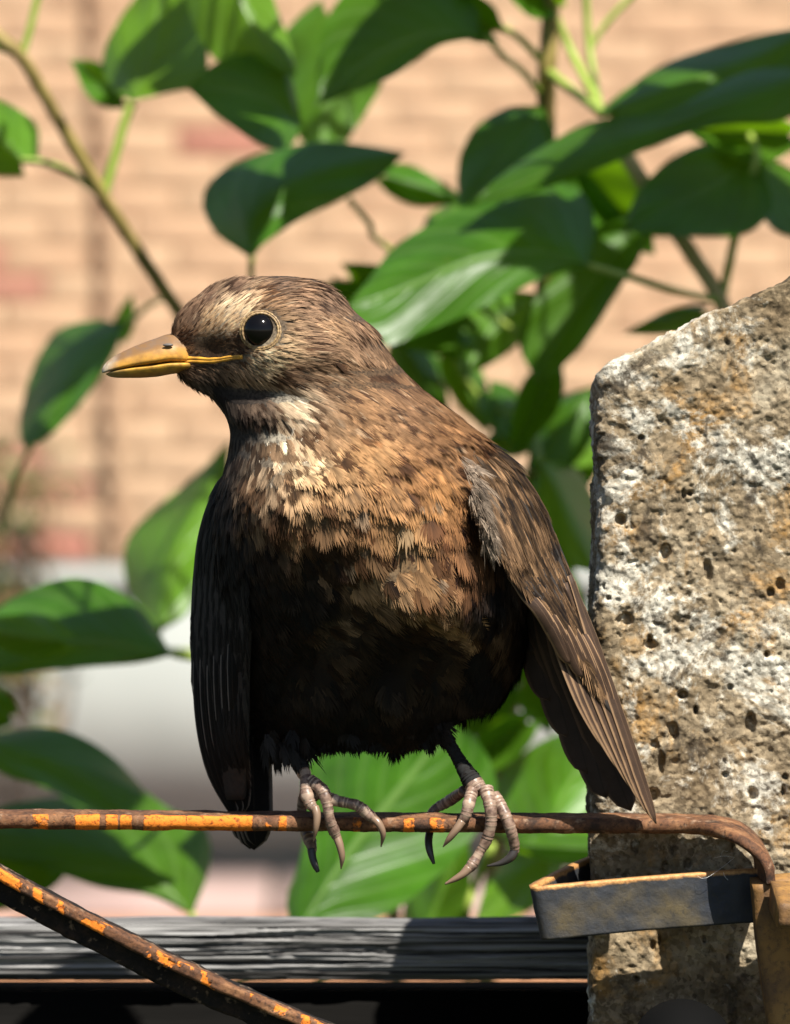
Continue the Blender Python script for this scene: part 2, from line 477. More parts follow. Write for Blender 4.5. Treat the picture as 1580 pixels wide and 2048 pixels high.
zt_ = ztop(path[:, 0])
rows = []
for z in np.linspace(0, zb, 8)[:-1]: rows.append(np.full(len(path), z))
for r in np.linspace(0, 1, 520): rows.append(zb + r * (zt_ - zb))
Z = np.array(rows); m_ = len(path)
PV = np.concatenate([np.broadcast_to(path, (len(Z), m_, 2)), Z[..., None]], -1)
NV = np.concatenate([np.broadcast_to(nrm2, (len(Z), m_, 2)), np.zeros((len(Z), m_, 1))], -1)
# lean the normals upward at the rim, then close the top with shrinking rings
wrim = smooth01((Z - (zt_ - .004)) / .004)[..., None]
NV = NV * (1 - .6 * wrim) + np.array([-.25, -.1, .9]) * .6 * wrim
cen = path.mean(0); caps = []; capn = []
for k in np.linspace(.97, 0.02, 46):
    q = cen + (path - cen) * k
    caps.append(np.concatenate([q, (ztop(q[:, 0]) + .0012 * smooth01((1 - k) / .2))[:, None]], 1)); capn.append(np.broadcast_to(np.array([-.4, 0, .9]), (m_, 3)))
PV = np.concatenate([PV, np.array(caps)]); NV = np.concatenate([NV, np.array(capn)])
def conc_disp(p):
    d = .0010 * fbm(p * 70, 4) + .00028 * fbm(p * 330, 3) + .00022 * vnoise(p * 900) + .00024 * vnoise(p * 1500)
    d = d - .0005 * smooth01((fbm(p * 420 + 9, 3) - .72) / .3)
    return d
D = conc_disp(PV)
pits = [(1415, 1145, 9, 22), (1345, 1465, 10, 22), (1310, 1490, 8, 10), (1322, 1525, 6, 20), (1305, 1590, 12, 14), (1500, 1450, 11, 22), (1505, 1590, 9, 14),
        (1365, 1390, 9, 9), (1250, 1240, 14, 14), (1330, 1105, 10, 16), (1240, 1040, 12, 12), (1300, 1290, 12, 9), (1560, 1170, 10, 12), (1270, 1690, 7, 14), (1330, 1735, 7, 12), (1376, 1728, 7, 10)]
for k in range(26): pits.append((rng.uniform(1190, 1620), rng.uniform(650, 2060), rng.uniform(3, 7), rng.uniform(4, 11)))
for (a, c, rx, rz) in pits:
    q = P(a, c, PF)
    rr = np.sqrt(((PV[..., 0] - q[0]) / (rx * PX)) ** 2 + ((PV[..., 2] - q[2]) / (rz * PX)) ** 2 + 6 * (PV[..., 1] > PF + .01))
    D = D - .0019 * smooth01((1.35 - rr + .35 * vnoise(PV * 1500)) / .7)
PV = PV + NV * D[..., None]
PV[..., 0] += (PV[..., 1] - PF) * .052
PV[..., 2] -= np.maximum(PV[..., 1] - PF, 0) * .16 * smooth01((PV[..., 2] - (ztop(np.clip(PV[..., 0], xl, xr)) - .02)) / .02)
tagit(mesh('concrete_post', PV.reshape(-1, 3), grid_faces(len(PV), m_, True), M_conc), 'weathered concrete fence post with white and ochre lichen and a sloping top', 'post')

# ------------------------------------------------------------------ wooden rail and dark board
RY = .0885
z1 = P(600, 1849, RY)[2]; z0 = P(600, 1963, RY)[2]
ys = np.concatenate([np.full(90, RY), np.linspace(RY, RY + .010, 8)[1:], np.full(6, RY + .010), np.linspace(RY + .010, RY, 8)[1:-1]])
zs = np.concatenate([np.linspace(z0, z1, 90), np.full(7, z1), np.linspace(z1, z0, 7)[1:], np.full(6, z0)])
xs = np.concatenate([np.linspace(-.9, P(-60, 1900, RY)[0], 12)[:-1], np.linspace(P(-60, 1900, RY)[0], P(1290, 1900, RY)[0], 420)])
X, I = np.meshgrid(xs, np.arange(len(ys)), indexing='ij')
V = np.stack([X, ys[I], zs[I]], -1)
q = V * np.array([9, 60, 900]); q[..., 2] += 1.6 * fbm(V * np.array([10, 10, 60]), 3)
g = fbm(q, 4, .6); g2 = fbm(V * np.array([30, 80, 2300]), 2)
dsp = .0006 * g - .0014 * smooth01((g - .22) / .2) + .00035 * g2
onf = (ys == RY)[None, :]
edge = np.minimum(zs - z0, z1 - zs)[None, :]
V[..., 1] -= np.where(onf, dsp - .0012 * np.exp(-np.maximum(edge, 0) / .0007), 0)
V[..., 2] += np.where(onf, 0, .00025 * fbm(V * np.array([60, 60, 10]), 3))
fr = tagit(mesh('fence_rail', V.reshape(-1, 3), grid_faces(len(xs), len(ys), True), M_wood), 'weathered grey wooden fence rail with deep open grain running behind the post', 'fence rail')
# the lower board, a darker one, hangs just below
zb1 = P(600, 1979, RY + .006)[2]
v_, f_ = box_geo(-.9, xl + .05, RY + .004, RY + .016, 1.55, zb1)
tagit(mesh('fence_board', v_, f_, M_darkwood, smooth=False), 'wide near-black fence board below the grey rail', 'fence board')
# an upright batten behind carries both
v_, f_ = box_geo(-.42, -.38, RY + .0155, RY + .035, 0, z1 - .001)
tagit(mesh('fence_batten', v_, f_, M_darkwood, smooth=False), 'upright dark batten behind the fence rail', 'batten')

# ------------------------------------------------------------------ rusty iron bracket
br = empty('iron_bracket', P(1300, 1800, 0))
tagit(br, 'rusty iron gate bracket with orange paint flakes strapped round the concrete post', 'bracket')
def sweep(pathpx, section, step=.0004, jit=.00012, sub=.0006, widen=None):
    """pathpx: (px, py, depth mm); section: list of (up mm, depth mm), closed"""
    p = PM(pathpx); L = np.linalg.norm(np.diff(p, axis=0), axis=1).sum(); n_ = int(L / step)
    p = resample(p, n_); T = np.gradient(p, axis=0); T[:, 1] = 0; T /= np.linalg.norm(T, axis=1)[:, None]
    U = np.stack([-T[:, 2], 0 * T[:, 0], T[:, 0]], 1); Yd = np.array([0, 1., 0])
    s = np.array(section, float) * 1e-3; pts = []
    for a, c in zip(s, np.roll(s, -1, 0)): pts.append(seg(a, c, sub))
    s = np.vstack(pts); m2 = len(s)
    sv_ = np.broadcast_to(s[None, :, 1:], (n_, m2, 1)).copy()
    if widen is not None: sv_ = np.where(sv_ < 0, sv_ * widen(p)[:, None, None], sv_)
    V = p[:, None] + s[None, :, :1] * U[:, None] + sv_ * Yd
    tt = np.roll(s, -1, 0) - np.roll(s, 1, 0); nn = np.stack([tt[:, 1], -tt[:, 0]], 1); nn /= np.linalg.norm(nn, axis=1)[:, None] + 1e-12
    dd = jit * fbm(V * 500, 3) + jit * 1.3 * fbm(V * 160, 2)
    V = V + dd[..., None] * (nn[None, :, :1] * U[:, None] + nn[None, :, 1:] * Yd)
    F = [grid_faces(n_, m2, True), np.arange(m2)[::-1][None], ((n_ - 1) * m2 + np.arange(m2))[None]]
    return V, F, n_, m2
def pxof(V):
    d = V - CAM; dep = d @ FWD; return 790 + d[..., 0] / dep / PX, 1024 - (d @ UPV) / dep / PX
sec = [(1.5, -1.4), (1.2, -1.9), (-.5, -2.0), (-1.5, -.9), (-1.5, 6.5), (1.5, 6.5)]
V, F, n_, m2 = sweep([(-5200, 1640, 0), (-2500, 1640, 0), (-200, 1642, 0), (300, 1644, 0), (700, 1648, 0), (1250, 1651, 0), (1390, 1652, 0), (1440, 1656, 0), (1480, 1668, 0), (1508, 1690, 0), (1524, 1716, 0), (1528, 1745, 0)], sec, .00045, widen=lambda p: 1 + 6.5 * smooth01((p[:, 0] - P(1360, 1650, 0)[0]) / .014))
ax, ay = pxof(V); paint = np.zeros(ax.shape)
for a, c, s_ in [(66, 100, .5), (104, 116, .42), (150, 200, .82), (210, 236, .7), (240, 264, .85), (286, 300, .6), (300, 372, .95), (372, 452, .9), (450, 505, .8), (530, 552, .55), (556, 574, .7), (704, 724, .5), (806, 830, .5), (856, 892, .58), (-400, -120, .8)]:
    paint = np.maximum(paint, s_ * smooth01((ax - a) / 8 + .5) * smooth01((c - ax) / 8 + .5))
paint *= smooth01((V[..., 1] * -1e3 + .3) / 1.0)
mesh('top_bar', V.reshape(-1, 3), F, M_rust, br, attrs={'paint': paint.ravel()})
sec2 = [(2.0, -9), (2.0, -3), (-4.6, -3), (-4.6, -5), (-0.2, -5), (-0.2, -9)]
V, F, n_, m2 = sweep([(-330, 1560, 0), (-100, 1684, 0), (30, 1760, 0), (150, 1822, 0), (300, 1899, 0), (440, 1965, 0), (600, 2034, 0), (760, 2098, 0), (1300, 2290, 0)], sec2, .0005, .00016, .0007)
ax, ay = pxof(V)
pn = fbm(V * 260, 3); paint = np.where(pn > .5, .62, .2) * smooth01((V[..., 1] * -1e3 - 6.5) / 2)
for a, hw2 in ((18, 26), (76, 13), (122, 9), (300, 6), (408, 11), (612, 12), (655, 14)): paint = np.maximum(paint, .72 * smooth01((hw2 - np.abs(ax - a)) / 6) * (V[..., 1] < -.0075))
M_iron_shade = rust_mat('shade_darkened_iron', dark=(.004, .003, .003), mid=(.012, .008, .006), hi=(.035, .02, .013))  # shade under the flange, painted as near-black colour on the web
ymm = (V[..., 1] * 1e3)[0]; zz = V[..., 2].mean(0); webc = (ymm > -6.0); fmw = np.concatenate([np.tile(webc & np.roll(webc, -1), n_ - 1), [0, 0]]).astype(int)
mesh('brace', V.reshape(-1, 3), F, None, br, attrs={'paint': paint.ravel()}, mats=[M_rust, M_iron_shade], fmat=fmw)
# strap folded round the post
tp = [(1545, 1736, -2.2), (1480, 1739, -3.5), (1290, 1753, -4.5), (1100, 1770, -5.5), (1076, 1773, -5.6), (1066, 1773, -5.0), (1066, 1770, -3.6), (1075, 1765, -1.5), (1150, 1727, 17), (1215, 1700, 32)]
p = PM(tp); cum = np.concatenate([[0], np.cumsum(np.linalg.norm(np.diff(p, axis=0), axis=1))])
pd = np.vstack([p[i] + (p[i + 1] - p[i]) * np.linspace(0, 1, max(2, int((cum[i + 1] - cum[i]) / .0006) + 1))[:-1, None] for i in range(len(p) - 1)] + [p[-1:]])
T = np.gradient(pd, axis=0); T[:, 2] = 0; T /= np.linalg.norm(T, axis=1)[:, None]
for _ in range(3): T = (np.roll(T, 1, 0) + T + np.roll(T, -1, 0)) / 3; T[0] = T[1]; T[-1] = T[-2]
Nn = np.stack([T[:, 1], -T[:, 0], 0 * T[:, 0]], 1)                # outward normal for the front run
Hh = np.linspace(0, 1, 22); hgt = .0108
sh = smooth01((P(1300, 1780, -.005)[0] - pd[:, 0]) / .025) * .0024
half = .0009
outer = []; 
for side, hs in ((1, Hh), (-1, Hh[::-1])):
    for h in hs: outer.append(pd - np.array([0, 0, 1.]) * hgt * h + sh[:, None] * h * np.array([1, 0, 0]) + side * half * Nn)
V = np.stack(outer, 1); m2 = V.shape[1]
V = V + .00012 * fbm(V * 400, 3)[..., None] * Nn[:, None]
hcol = np.concatenate([Hh, Hh[::-1]])
edge = np.broadcast_to(np.exp(-hcol * hgt / .0012) * .9, V.shape[:2])
mesh('strap', V.reshape(-1, 3), [grid_faces(len(pd), m2, True), np.arange(m2)[::-1][None], ((len(pd) - 1) * m2 + np.arange(m2))[None]], M_strap, br, attrs={'edge': edge.ravel()})
# upright ochre bar, lug and black bolt on the right
V, F, n_, m2 = sweep([(1560, 1742, 0), (1575, 1900, 0), (1605, 2100, 0), (1660, 2500, 0)], [(6, -14), (-6.5, -14), (-6.5, -3), (6, -3)], .0012, .0001, .0015)
mesh('upright_bar', V.reshape(-1, 3), F, M_ochre, br, attrs={'paint': np.zeros(len(V) * m2)})
def lathe_y(c, prof, k=28):
    th = np.linspace(0, 2 * np.pi, k, endpoint=False); prof = np.array(prof)
    V = np.stack([c[0] + prof[:, :1] * np.cos(th), np.broadcast_to(c[1] + prof[:, 1:], (len(prof), k)), c[2] + prof[:, :1] * np.sin(th)], -1)
    return V.reshape(-1, 3), [grid_faces(len(prof), k, True)]
V, F, n_, m2 = sweep([(1528, 1764, 0), (1580, 1766, 0), (1640, 1768, 0), (1760, 1775, 0)], [(2.2, -40), (3.0, -36), (3.0, -16), (-3.0, -13.5), (-3.0, -36), (-2.2, -40)], .001, .0001, .001)
mesh('flange', V.reshape(-1, 3), F, M_ochre, br, attrs={'paint': np.zeros(len(V) * m2)})
c = P(1362, 2096, -.015)
v_, f_ = lathe_y(c, [(.0001, -.018), (.004, -.0175), (.0078, -.015), (.0102, -.010), (.0106, -.004), (.010, 0), (.005, .001), (.005, .030)])
mesh('bolt', v_, f_, M_blackmetal, br)

# cobweb threads hanging in the strap
M_web = simple('cobweb_silk', (.75, .75, .72), .4, .5)
geos = []
for pts in ([(1395, 1752, -6), (1410, 1757, -7), (1440, 1738, -6), (1468, 1716, -3)], [(1428, 1716, -1), (1447, 1712, -3), (1470, 1715, -3)], [(1441, 1714, -2), (1446, 1702, -2), (1456, 1704, -2)],
            [(1447, 1745, -5.2), (1449, 1752, -5.6), (1456, 1760, -5.9)]):
    geos.append(tube_geo(resample(PM(pts), 10), .000028, 5))
v_, f_ = merge(geos)
tagit(mesh('cobweb', v_, f_, M_web), 'thin white cobweb threads caught on the dark steel strap', 'cobweb', kind='stuff')

#EOF_POST
# ------------------------------------------------------------------ the blackbird
bird = empty('blackbird', P(800, 1640, 0))
tagit(bird, 'brown speckled female blackbird with drooping wings perched on the rusty bar', 'bird')

# outline of head and trunk by height: left, right, front depth, back depth (px, px, mm, mm)
BK = np.array([
    (552, 520, 575, -7, -3), (556, 478, 612, -10, 0), (563, 445, 640, -12, 2.5), (577, 415, 664, -14, 4.5), (600, 386, 688, -16, 6.5), (625, 361, 712, -17.6, 8),
    (650, 347, 740, -18.4, 9), (675, 342, 757, -18.8, 9.5), (700, 345, 775, -18.8, 9.5), (725, 350, 793, -18.5, 9.5), (745, 355, 811, -18.2, 9.5),
    (760, 369, 824, -18.2, 9.8), (780, 402, 847, -18.6, 10.3), (800, 427, 872, -19.2, 11), (830, 449, 908, -20.4, 12.3), (850, 457, 934, -21.4, 13.4), (868, 460, 956, -22.4, 14.5), (890, 459, 970, -23.8, 16),
    (920, 454, 980, -25.8, 17.5), (960, 444, 988, -28.4, 19), (1000, 436, 996, -30, 20), (1050, 430, 1008, -30.6, 21), (1100, 430, 1022, -29.3, 21.5), (1150, 434, 1036, -26.4, 22),
    (1200, 440, 1046, -22.9, 22), (1250, 448, 1050, -19.4, 22), (1300, 456, 1046, -16, 22), (1350, 466, 1028, -12, 21), (1400, 478, 994, -8, 20), (1430, 486, 945, -5, 19),
    (1460, 494, 895, -1.5, 18), (1482, 506, 868, 2, 16), (1495, 528, 850, 5, 14), (1502, 600, 820, 8, 11)], float)
def bodyk(y): return spline(BK, y)
def head_taper(x, y, xL):
    hw_ = smooth01((830 - y) / 80)
    t = .30 + .70 * smooth01((x - xL) / 210)
    return 1 - hw_ * (1 - t)
def body_point(y, th):
    """(px, py, depth mm) of the skin"""
    k = bodyk(y); xL, xR, f, bk = k[..., 0], k[..., 1], k[..., 2], k[..., 3]
    cx = (xL + xR) / 2; rx = (xR - xL) / 2; c, s = np.cos(th), np.sin(th)
    x = cx + rx * np.sign(c) * np.abs(c) ** .92
    # keep the front bulge of the trunk a little to the right of its middle
    dc = (f + bk) / 2; h = (bk - f) / 2
    d = dc + h * s * head_taper(x, y, xL)
    # cheek, brow, eye hollow
    g = lambda a, b_, r1, r2: np.exp(-((x - a) / r1) ** 2 - ((y - b_) / r2) ** 2)
    frn = (s < 0)
    d = d + frn * (1.6 * g(521, 662, 34, 30) - 1.0 * g(620, 705, 80, 45) - .5 * g(500, 612, 60, 20) + 0.3 * g(590, 800, 120, 28) + 0.7 * g(430, 700, 50, 20))
    d = d + frn * (-7.0 * g(850, 1205, 120, 80) - 2.0 * g(640, 985, 130, 70) + 1.2 * g(700, 1330, 220, 60))
    # lumps of plumage on breast and flank
    d = d + frn * smooth01((y - 850) / 100) * (1.3 * fbm(np.stack([x / 90, y / 110, 0 * x + 3.1], -1), 3))
    return np.stack([x, y, d], -1)
def front_depth(x, y):
    x = np.asarray(x, float); y = np.asarray(y, float); k = bodyk(y)
    cx = (k[..., 0] + k[..., 1]) / 2; rx = (k[..., 1] - k[..., 0]) / 2
    c = np.clip((x - cx) / rx, -.999, .999); c = np.sign(c) * np.abs(c) ** (1 / .92); th = -np.arccos(c)
    return body_point(y, th)[..., 2]

yy = np.concatenate([np.linspace(552, 600, 22)[:-1], np.linspace(600, 860, 60)[:-1], np.linspace(860, 1470, 90)[:-1], np.linspace(1470, 1502, 16)])
tt = np.linspace(0, 2 * np.pi, 120, endpoint=False)
Yg, Tg = np.meshgrid(yy, tt, indexing='ij')
BP = body_point(Yg, Tg)
geoB = []
Vb = PM(BP).reshape(-1, 3); nB = len(Vb)
capT = PM(BP[0].mean(0)); capB = PM(BP[-1].mean(0))
Fb = [grid_faces(len(yy), 120, True)]
j = np.arange(120); j2 = (j + 1) % 120
Fb += [np.stack([np.full(120, nB), j2, j], 1), np.stack([np.full(120, nB + 1), (len(yy) - 1) * 120 + j, (len(yy) - 1) * 120 + j2], 1)]
geoB.append((np.vstack([Vb, capT, capB]), Fb))
n_torso = sum(len(f) for f in Fb)

# feather fields over the picture of the bird: x, y, flow dx, dy, length, width, r, g, b
CP = np.array([
    (375, 645, .70, -.70, 24, 9, .17, .115, .085), (400, 610, .75, -.65, 26, 9, .15, .10, .075), (440, 630, .80, -.45, 28, 10, .74, .62, .46), (470, 618, .85, -.4, 28, 10, .70, .56, .40), (420, 645, .75, -.5, 24, 9, .60, .46, .30), (455, 645, .8, -.3, 24, 9, .55, .42, .28), (455, 585, .86, -.42, 28, 10, .13, .088, .066),
    (415, 655, .75, -.5, 22, 9, .34, .24, .15), (540, 567, 1, -.05, 30, 11, .12, .085, .064), (520, 605, .95, -.15, 28, 10, .26, .175, .11), (590, 590, .95, .2, 32, 12, .19, .13, .09), (640, 592, .85, .45, 34, 13, .15, .105, .078),
    (700, 655, .72, .68, 38, 14, .19, .13, .09), (640, 640, .9, .35, 36, 13, .24, .165, .105), (370, 690, .7, -.35, 18, 8, .17, .10, .06), (430, 690, .8, -.3, 18, 8, .15, .085, .05), (475, 690, .8, .1, 18, 8, .17, .095, .055),
    (600, 690, .97, .12, 44, 11, .19, .13, .09), (680, 720, .88, .42, 46, 13, .19, .13, .085), (520, 714, .95, .2, 22, 9, .66, .54, .38), (548, 706, .95, .1, 26, 9, .55, .43, .29), (570, 742, .9, .3, 36, 11, .17, .115, .08), (470, 748, .8, .5, 26, 10, .28, .20, .14),
    (640, 765, .85, .5, 44, 13, .17, .115, .075), (400, 768, .72, .68, 26, 10, .07, .055, .045), (450, 800, .55, .83, 36, 12, .06, .05, .045), (520, 790, .7, .7, 36, 12, .13, .10, .08), (575, 800, .78, .6, 46, 14, .72, .62, .48),
    (490, 860, .3, .95, 48, 16, .09, .075, .065), (470, 910, .1, 1, 55, 20, .10, .085, .075), (555, 880, .42, .9, 60, 22, .72, .62, .47), (600, 920, .45, .88, 66, 28, .68, .54, .36), (620, 850, .62, .78, 56, 22, .30, .20, .12),
    (700, 800, .72, .68, 50, 20, .25, .155, .085), (780, 790, .72, .70, 50, 20, .17, .105, .062), (840, 870, .65, .75, 60, 26, .19, .11, .056), (900, 900, .6, .8, 60, 28, .19, .11, .056), (700, 890, .58, .8, 70, 36, .40, .25, .125), (640, 960, .42, .9, 76, 42, .48, .32, .175),
    (760, 970, .42, .9, 80, 44, .38, .225, .105), (860, 960, .35, .93, 80, 44, .36, .20, .085), (940, 980, .2, .98, 80, 44, .24, .13, .06), (525, 960, .2, .98, 70, 30, .36, .28, .2), (500, 1020, .12, 1, 80, 38, .30, .205, .125), (590, 1040, .2, .98, 84, 46, .32, .205, .115),
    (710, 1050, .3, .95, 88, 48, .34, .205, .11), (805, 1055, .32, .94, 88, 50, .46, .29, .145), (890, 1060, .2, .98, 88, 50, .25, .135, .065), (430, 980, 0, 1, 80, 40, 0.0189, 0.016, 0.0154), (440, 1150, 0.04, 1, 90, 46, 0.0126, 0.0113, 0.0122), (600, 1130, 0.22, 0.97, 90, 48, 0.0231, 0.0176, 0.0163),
    (700, 1130, .4, .9, 90, 46, .26, .175, .105), (760, 1170, .5, .86, 90, 46, .36, .25, .15), (830, 1130, .5, .85, 90, 46, .36, .225, .115), (860, 1200, .55, .83, 92, 48, .44, .31, .18), (905, 1240, .55, .83, 90, 46, .42, .30, .185), (930, 1130, .1, 1, 90, 48, .16, .085, .045),
    (680, 1230, .6, .8, 80, 40, .11, .085, .065), (560, 1290, 0.1, 1, 95, 50, 0.0109, 0.0097, 0.0104), (750, 1320, 0.2, 1, 95, 50, 0.0118, 0.0101, 0.0104), (950, 1330, 0.2, 1, 95, 50, 0.0126, 0.0105, 0.01), (980, 1180, 0.1, 1, 90, 50, 0.0147, 0.0118, 0.0109),  # belly and flank tones lowered to near black to stand for shade
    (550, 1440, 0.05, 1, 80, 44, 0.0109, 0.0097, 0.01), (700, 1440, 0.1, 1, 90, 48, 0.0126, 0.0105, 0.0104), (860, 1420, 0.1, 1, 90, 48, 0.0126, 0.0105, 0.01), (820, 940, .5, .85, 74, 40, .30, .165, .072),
    (430, 785, .6, .8, 32, 11, .040, .033, .030), (480, 820, .5, .86, 38, 13, .050, .040, .035), (455, 850, .25, .96, 44, 14, .035, .030, .028), (520, 835, .5, .86, 42, 14, .07, .055, .045), (505, 890, .25, .96, 50, 18, .16, .135, .11), (450, 945, 0.05, 1, 60, 24, 0.0147, 0.0126, 0.0127),  # throat and left breast carry the head's shadow in their colour
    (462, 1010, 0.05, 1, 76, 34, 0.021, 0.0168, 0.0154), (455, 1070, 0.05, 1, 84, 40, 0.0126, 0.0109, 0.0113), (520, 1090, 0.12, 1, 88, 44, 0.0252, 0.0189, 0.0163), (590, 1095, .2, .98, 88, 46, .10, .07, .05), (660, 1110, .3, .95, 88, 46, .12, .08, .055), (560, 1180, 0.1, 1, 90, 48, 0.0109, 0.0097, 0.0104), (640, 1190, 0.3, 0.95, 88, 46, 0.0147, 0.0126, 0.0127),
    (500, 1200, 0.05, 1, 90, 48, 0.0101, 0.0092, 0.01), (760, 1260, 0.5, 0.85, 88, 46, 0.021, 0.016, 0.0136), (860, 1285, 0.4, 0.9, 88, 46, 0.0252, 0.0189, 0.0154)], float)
def field(x, y, pw=4.2):
    d2 = (x[:, None] - CP[None, :, 0]) ** 2 + (y[:, None] - CP[None, :, 1]) ** 2 + 60
    w = d2 ** (-pw / 2); w /= w.sum(1)[:, None]
    return w @ CP[:, 2:]

M_plum, nt, b = mat('plumage'); n = N(nt)
n.l(n.attr('col').outputs['Color'], b.inputs['Base Color']); b.inputs['Roughness'].default_value = .72; b.inputs['Specular IOR Level'].default_value = .16

def barbs(R, T, Nn, L, W, nb, cb, ct, Rc, lift=.10, splay=1.0, wmul=1.0, seed=1, edge=None, fray=.10, spot=None, tws=.10, hj=.008, rim=None):
    """feathers as fans of fine barbs.  R,T,Nn (n,3); L,W (n,) metres; cb,ct base/tip colour (n,3); Rc curvature radius"""
    r = np.random.default_rng(seed); n_ = len(R); B = np.cross(Nn, T)
    k = np.linspace(-1, 1, nb)[None, :] + r.normal(0, .05, (n_, nb)); ka = np.abs(k)
    s0 = .02 + .42 * (1 - ka) * r.uniform(.3, 1, (n_, nb)); s1 = 1 - .42 * ka ** 2.2 + r.normal(0, fray, (n_, nb))
    pts = []
    for f, cw in ((0., .16), (.55, .72), (1., 1.)):
        s = s0 + (s1 - s0) * f; a = s * L[:, None]; c = k * cw * W[:, None] * .5 * splay + (r.normal(0, .022, (n_, nb)) * W[:, None] * f)
        h = lift * L[:, None] * s - a ** 2 / (2 * Rc[:, None]) * .9 - c ** 2 / (2 * Rc[:, None]) - .10 * W[:, None] * (k * cw) ** 2 + r.normal(0, hj, (n_, nb)) * L[:, None] * f
        pts.append((R[:, None] + T[:, None] * a[..., None] + B[:, None] * c[..., None] + Nn[:, None] * h[..., None], s))
    bw = (W / nb * 1.25 * wmul)[:, None, None]
    tw = B[:, None] + Nn[:, None] * r.normal(0, tws, (n_, nb, 1)) + T[:, None] * (-k[..., None] * .3)
    p0, p1, p2 = pts[0][0], pts[1][0], pts[2][0]
    V = np.stack([p0 - tw * bw * .5, p0 + tw * bw * .5, p1 - tw * bw * .6, p1 + tw * bw * .6, p2], 2)       # n,nb,5,3
    br_ = r.lognormal(0, .09, (n_, nb, 1))
    c0, c2 = cb[:, None] * br_, ct[:, None] * br_
    if edge is not None: c2 = c2 * (1 - ka[..., None] ** 2 * .6) + edge[:, None] * ka[..., None] ** 2 * .6
    if spot is not None:
        c0 = c0 * (1 - spot[:, None, None] * .65 * (1 - ka[..., None]))
        c1 = (c0 * .45 + c2 * .55) * (1 - spot[:, None, None] * .7 * np.maximum(0, 1 - 1.6 * ka[..., None]))
    else: c1 = c0 * .4 + c2 * .6
    if rim is not None: c2 = c2 * (1 - rim) + c2 * np.array([.30, .26, .24]) * rim
    C = np.stack([c0, c0, c1, c1, c2], 2)
    base = np.arange(n_ * nb)[:, None] * 5
    F = [base + np.array([[0, 1, 3, 2]]), base + np.array([[2, 3, 4]])]
    return V.reshape(-1, 3), F, C.reshape(-1, 3)

def surf_frame(y, th, e=1.0):
    p = PM(body_point(y, th)); py = PM(body_point(y + e * .8, th)) - PM(body_point(y - e * .8, th)); pt = PM(body_point(y, th + .012)) - PM(body_point(y, th - .012))
    nn = np.cross(pt, py); nn /= np.linalg.norm(nn, axis=1)[:, None] + 1e-15
    return p, nn
# rows of roots over the whole skin
ry, rt = [], []
y = 556.0
while y < 1484:
    k = bodyk(np.array([y]))[0]; rx = (k[1] - k[0]) / 2; rd = (k[3] - k[2]) * 5
    per = math.pi * (3 * (rx + rd) - math.sqrt((3 * rx + rd) * (rx + 3 * rd)))
    sp = 5.8 if y < 760 else 5.8 + 11.2 * float(smooth01((y - 760) / 260))
    nn_ = max(8, int(per / sp)); o0 = random.random()
    for q in range(nn_):
        th = (q + o0 + random.uniform(-.4, .4)) / nn_ * 2 * math.pi
        if math.sin(th) > .25 and random.random() < .45: continue
        ry.append(y + random.uniform(-.45, .45) * sp); rt.append(th)
    y += sp * .86
ry = np.clip(np.array(ry), 553, 1500); rt = np.array(rt)
pp_ = body_point(ry, rt); R, Nn = surf_frame(ry, rt)
ctr = PM(np.stack([(bodyk(ry)[:, 0] + bodyk(ry)[:, 1]) / 2, ry, (bodyk(ry)[:, 2] + bodyk(ry)[:, 3]) / 2], 1))
flip = ((R - ctr) * Nn).sum(1) < 0; Nn[flip] *= -1
fx, fy = pp_[:, 0], pp_[:, 1]
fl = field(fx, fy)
ez = ((fx - 519) / 40) ** 2 + ((fy - 661) / 39.5) ** 2
bz = (fx < 350 - 0 * fx) & (fy > 676) & (fy < 750)
gz = (np.abs(fy - (722 - (fx - 345) * .06)) < 5) & (fx < 478) & (pp_[:, 2] < -4)
keep = (ez > 1) & ~bz & ~gz & np.isfinite(Nn).all(1)
R, Nn, fl, fx, fy = R[keep], Nn[keep], fl[keep], fx[keep], fy[keep]
T = fl[:, :1] * RGT + -fl[:, 1:2] * UPV + 0
T = T - (T * Nn).sum(1)[:, None] * Nn
ln = np.linalg.norm(T, axis=1); bad = ln < .25
T[bad] = np.array([0, 0, -1.]) - (np.array([0, 0, -1.]) * Nn[bad]).sum(1)[:, None] * Nn[bad]
T /= np.linalg.norm(T, axis=1)[:, None]
r2 = np.random.default_rng(5); m_ = len(R)
T = T + np.cross(Nn, T) * r2.normal(0, .10, (m_, 1)); T /= np.linalg.norm(T, axis=1)[:, None]
L = fl[:, 2] * PX * r2.uniform(.75, 1.15, m_) * np.interp(fy, [553, 780, 860, 900, 1000], [1.25, 1.25, 1.0, .86, .72]); W = fl[:, 3] * PX * r2.uniform(.85, 1.25, m_) * np.interp(fy, [553, 780, 860, 960], [.72, .78, .92, .98])
kb_ = bodyk(fy); L = L * np.where((fy > 1390) & (np.abs(fx - (kb_[:, 0] + kb_[:, 1]) / 2) > .72 * (kb_[:, 1] - kb_[:, 0]) / 2), .45, 1)
body_w = smooth01((fy - 830) / 160)
patch = fbm(np.stack([fx / 34, fy / 48, 0 * fx], 1), 2)
lum = np.exp(r2.normal(0, .26, m_) + .20 * patch)[:, None]
warm = smooth01((fl[:, 4:5] - .05) / .1)
colr = fl[:, 4:7] * lum * (1 + .02 * warm) * np.array([1.10, .95, .80])
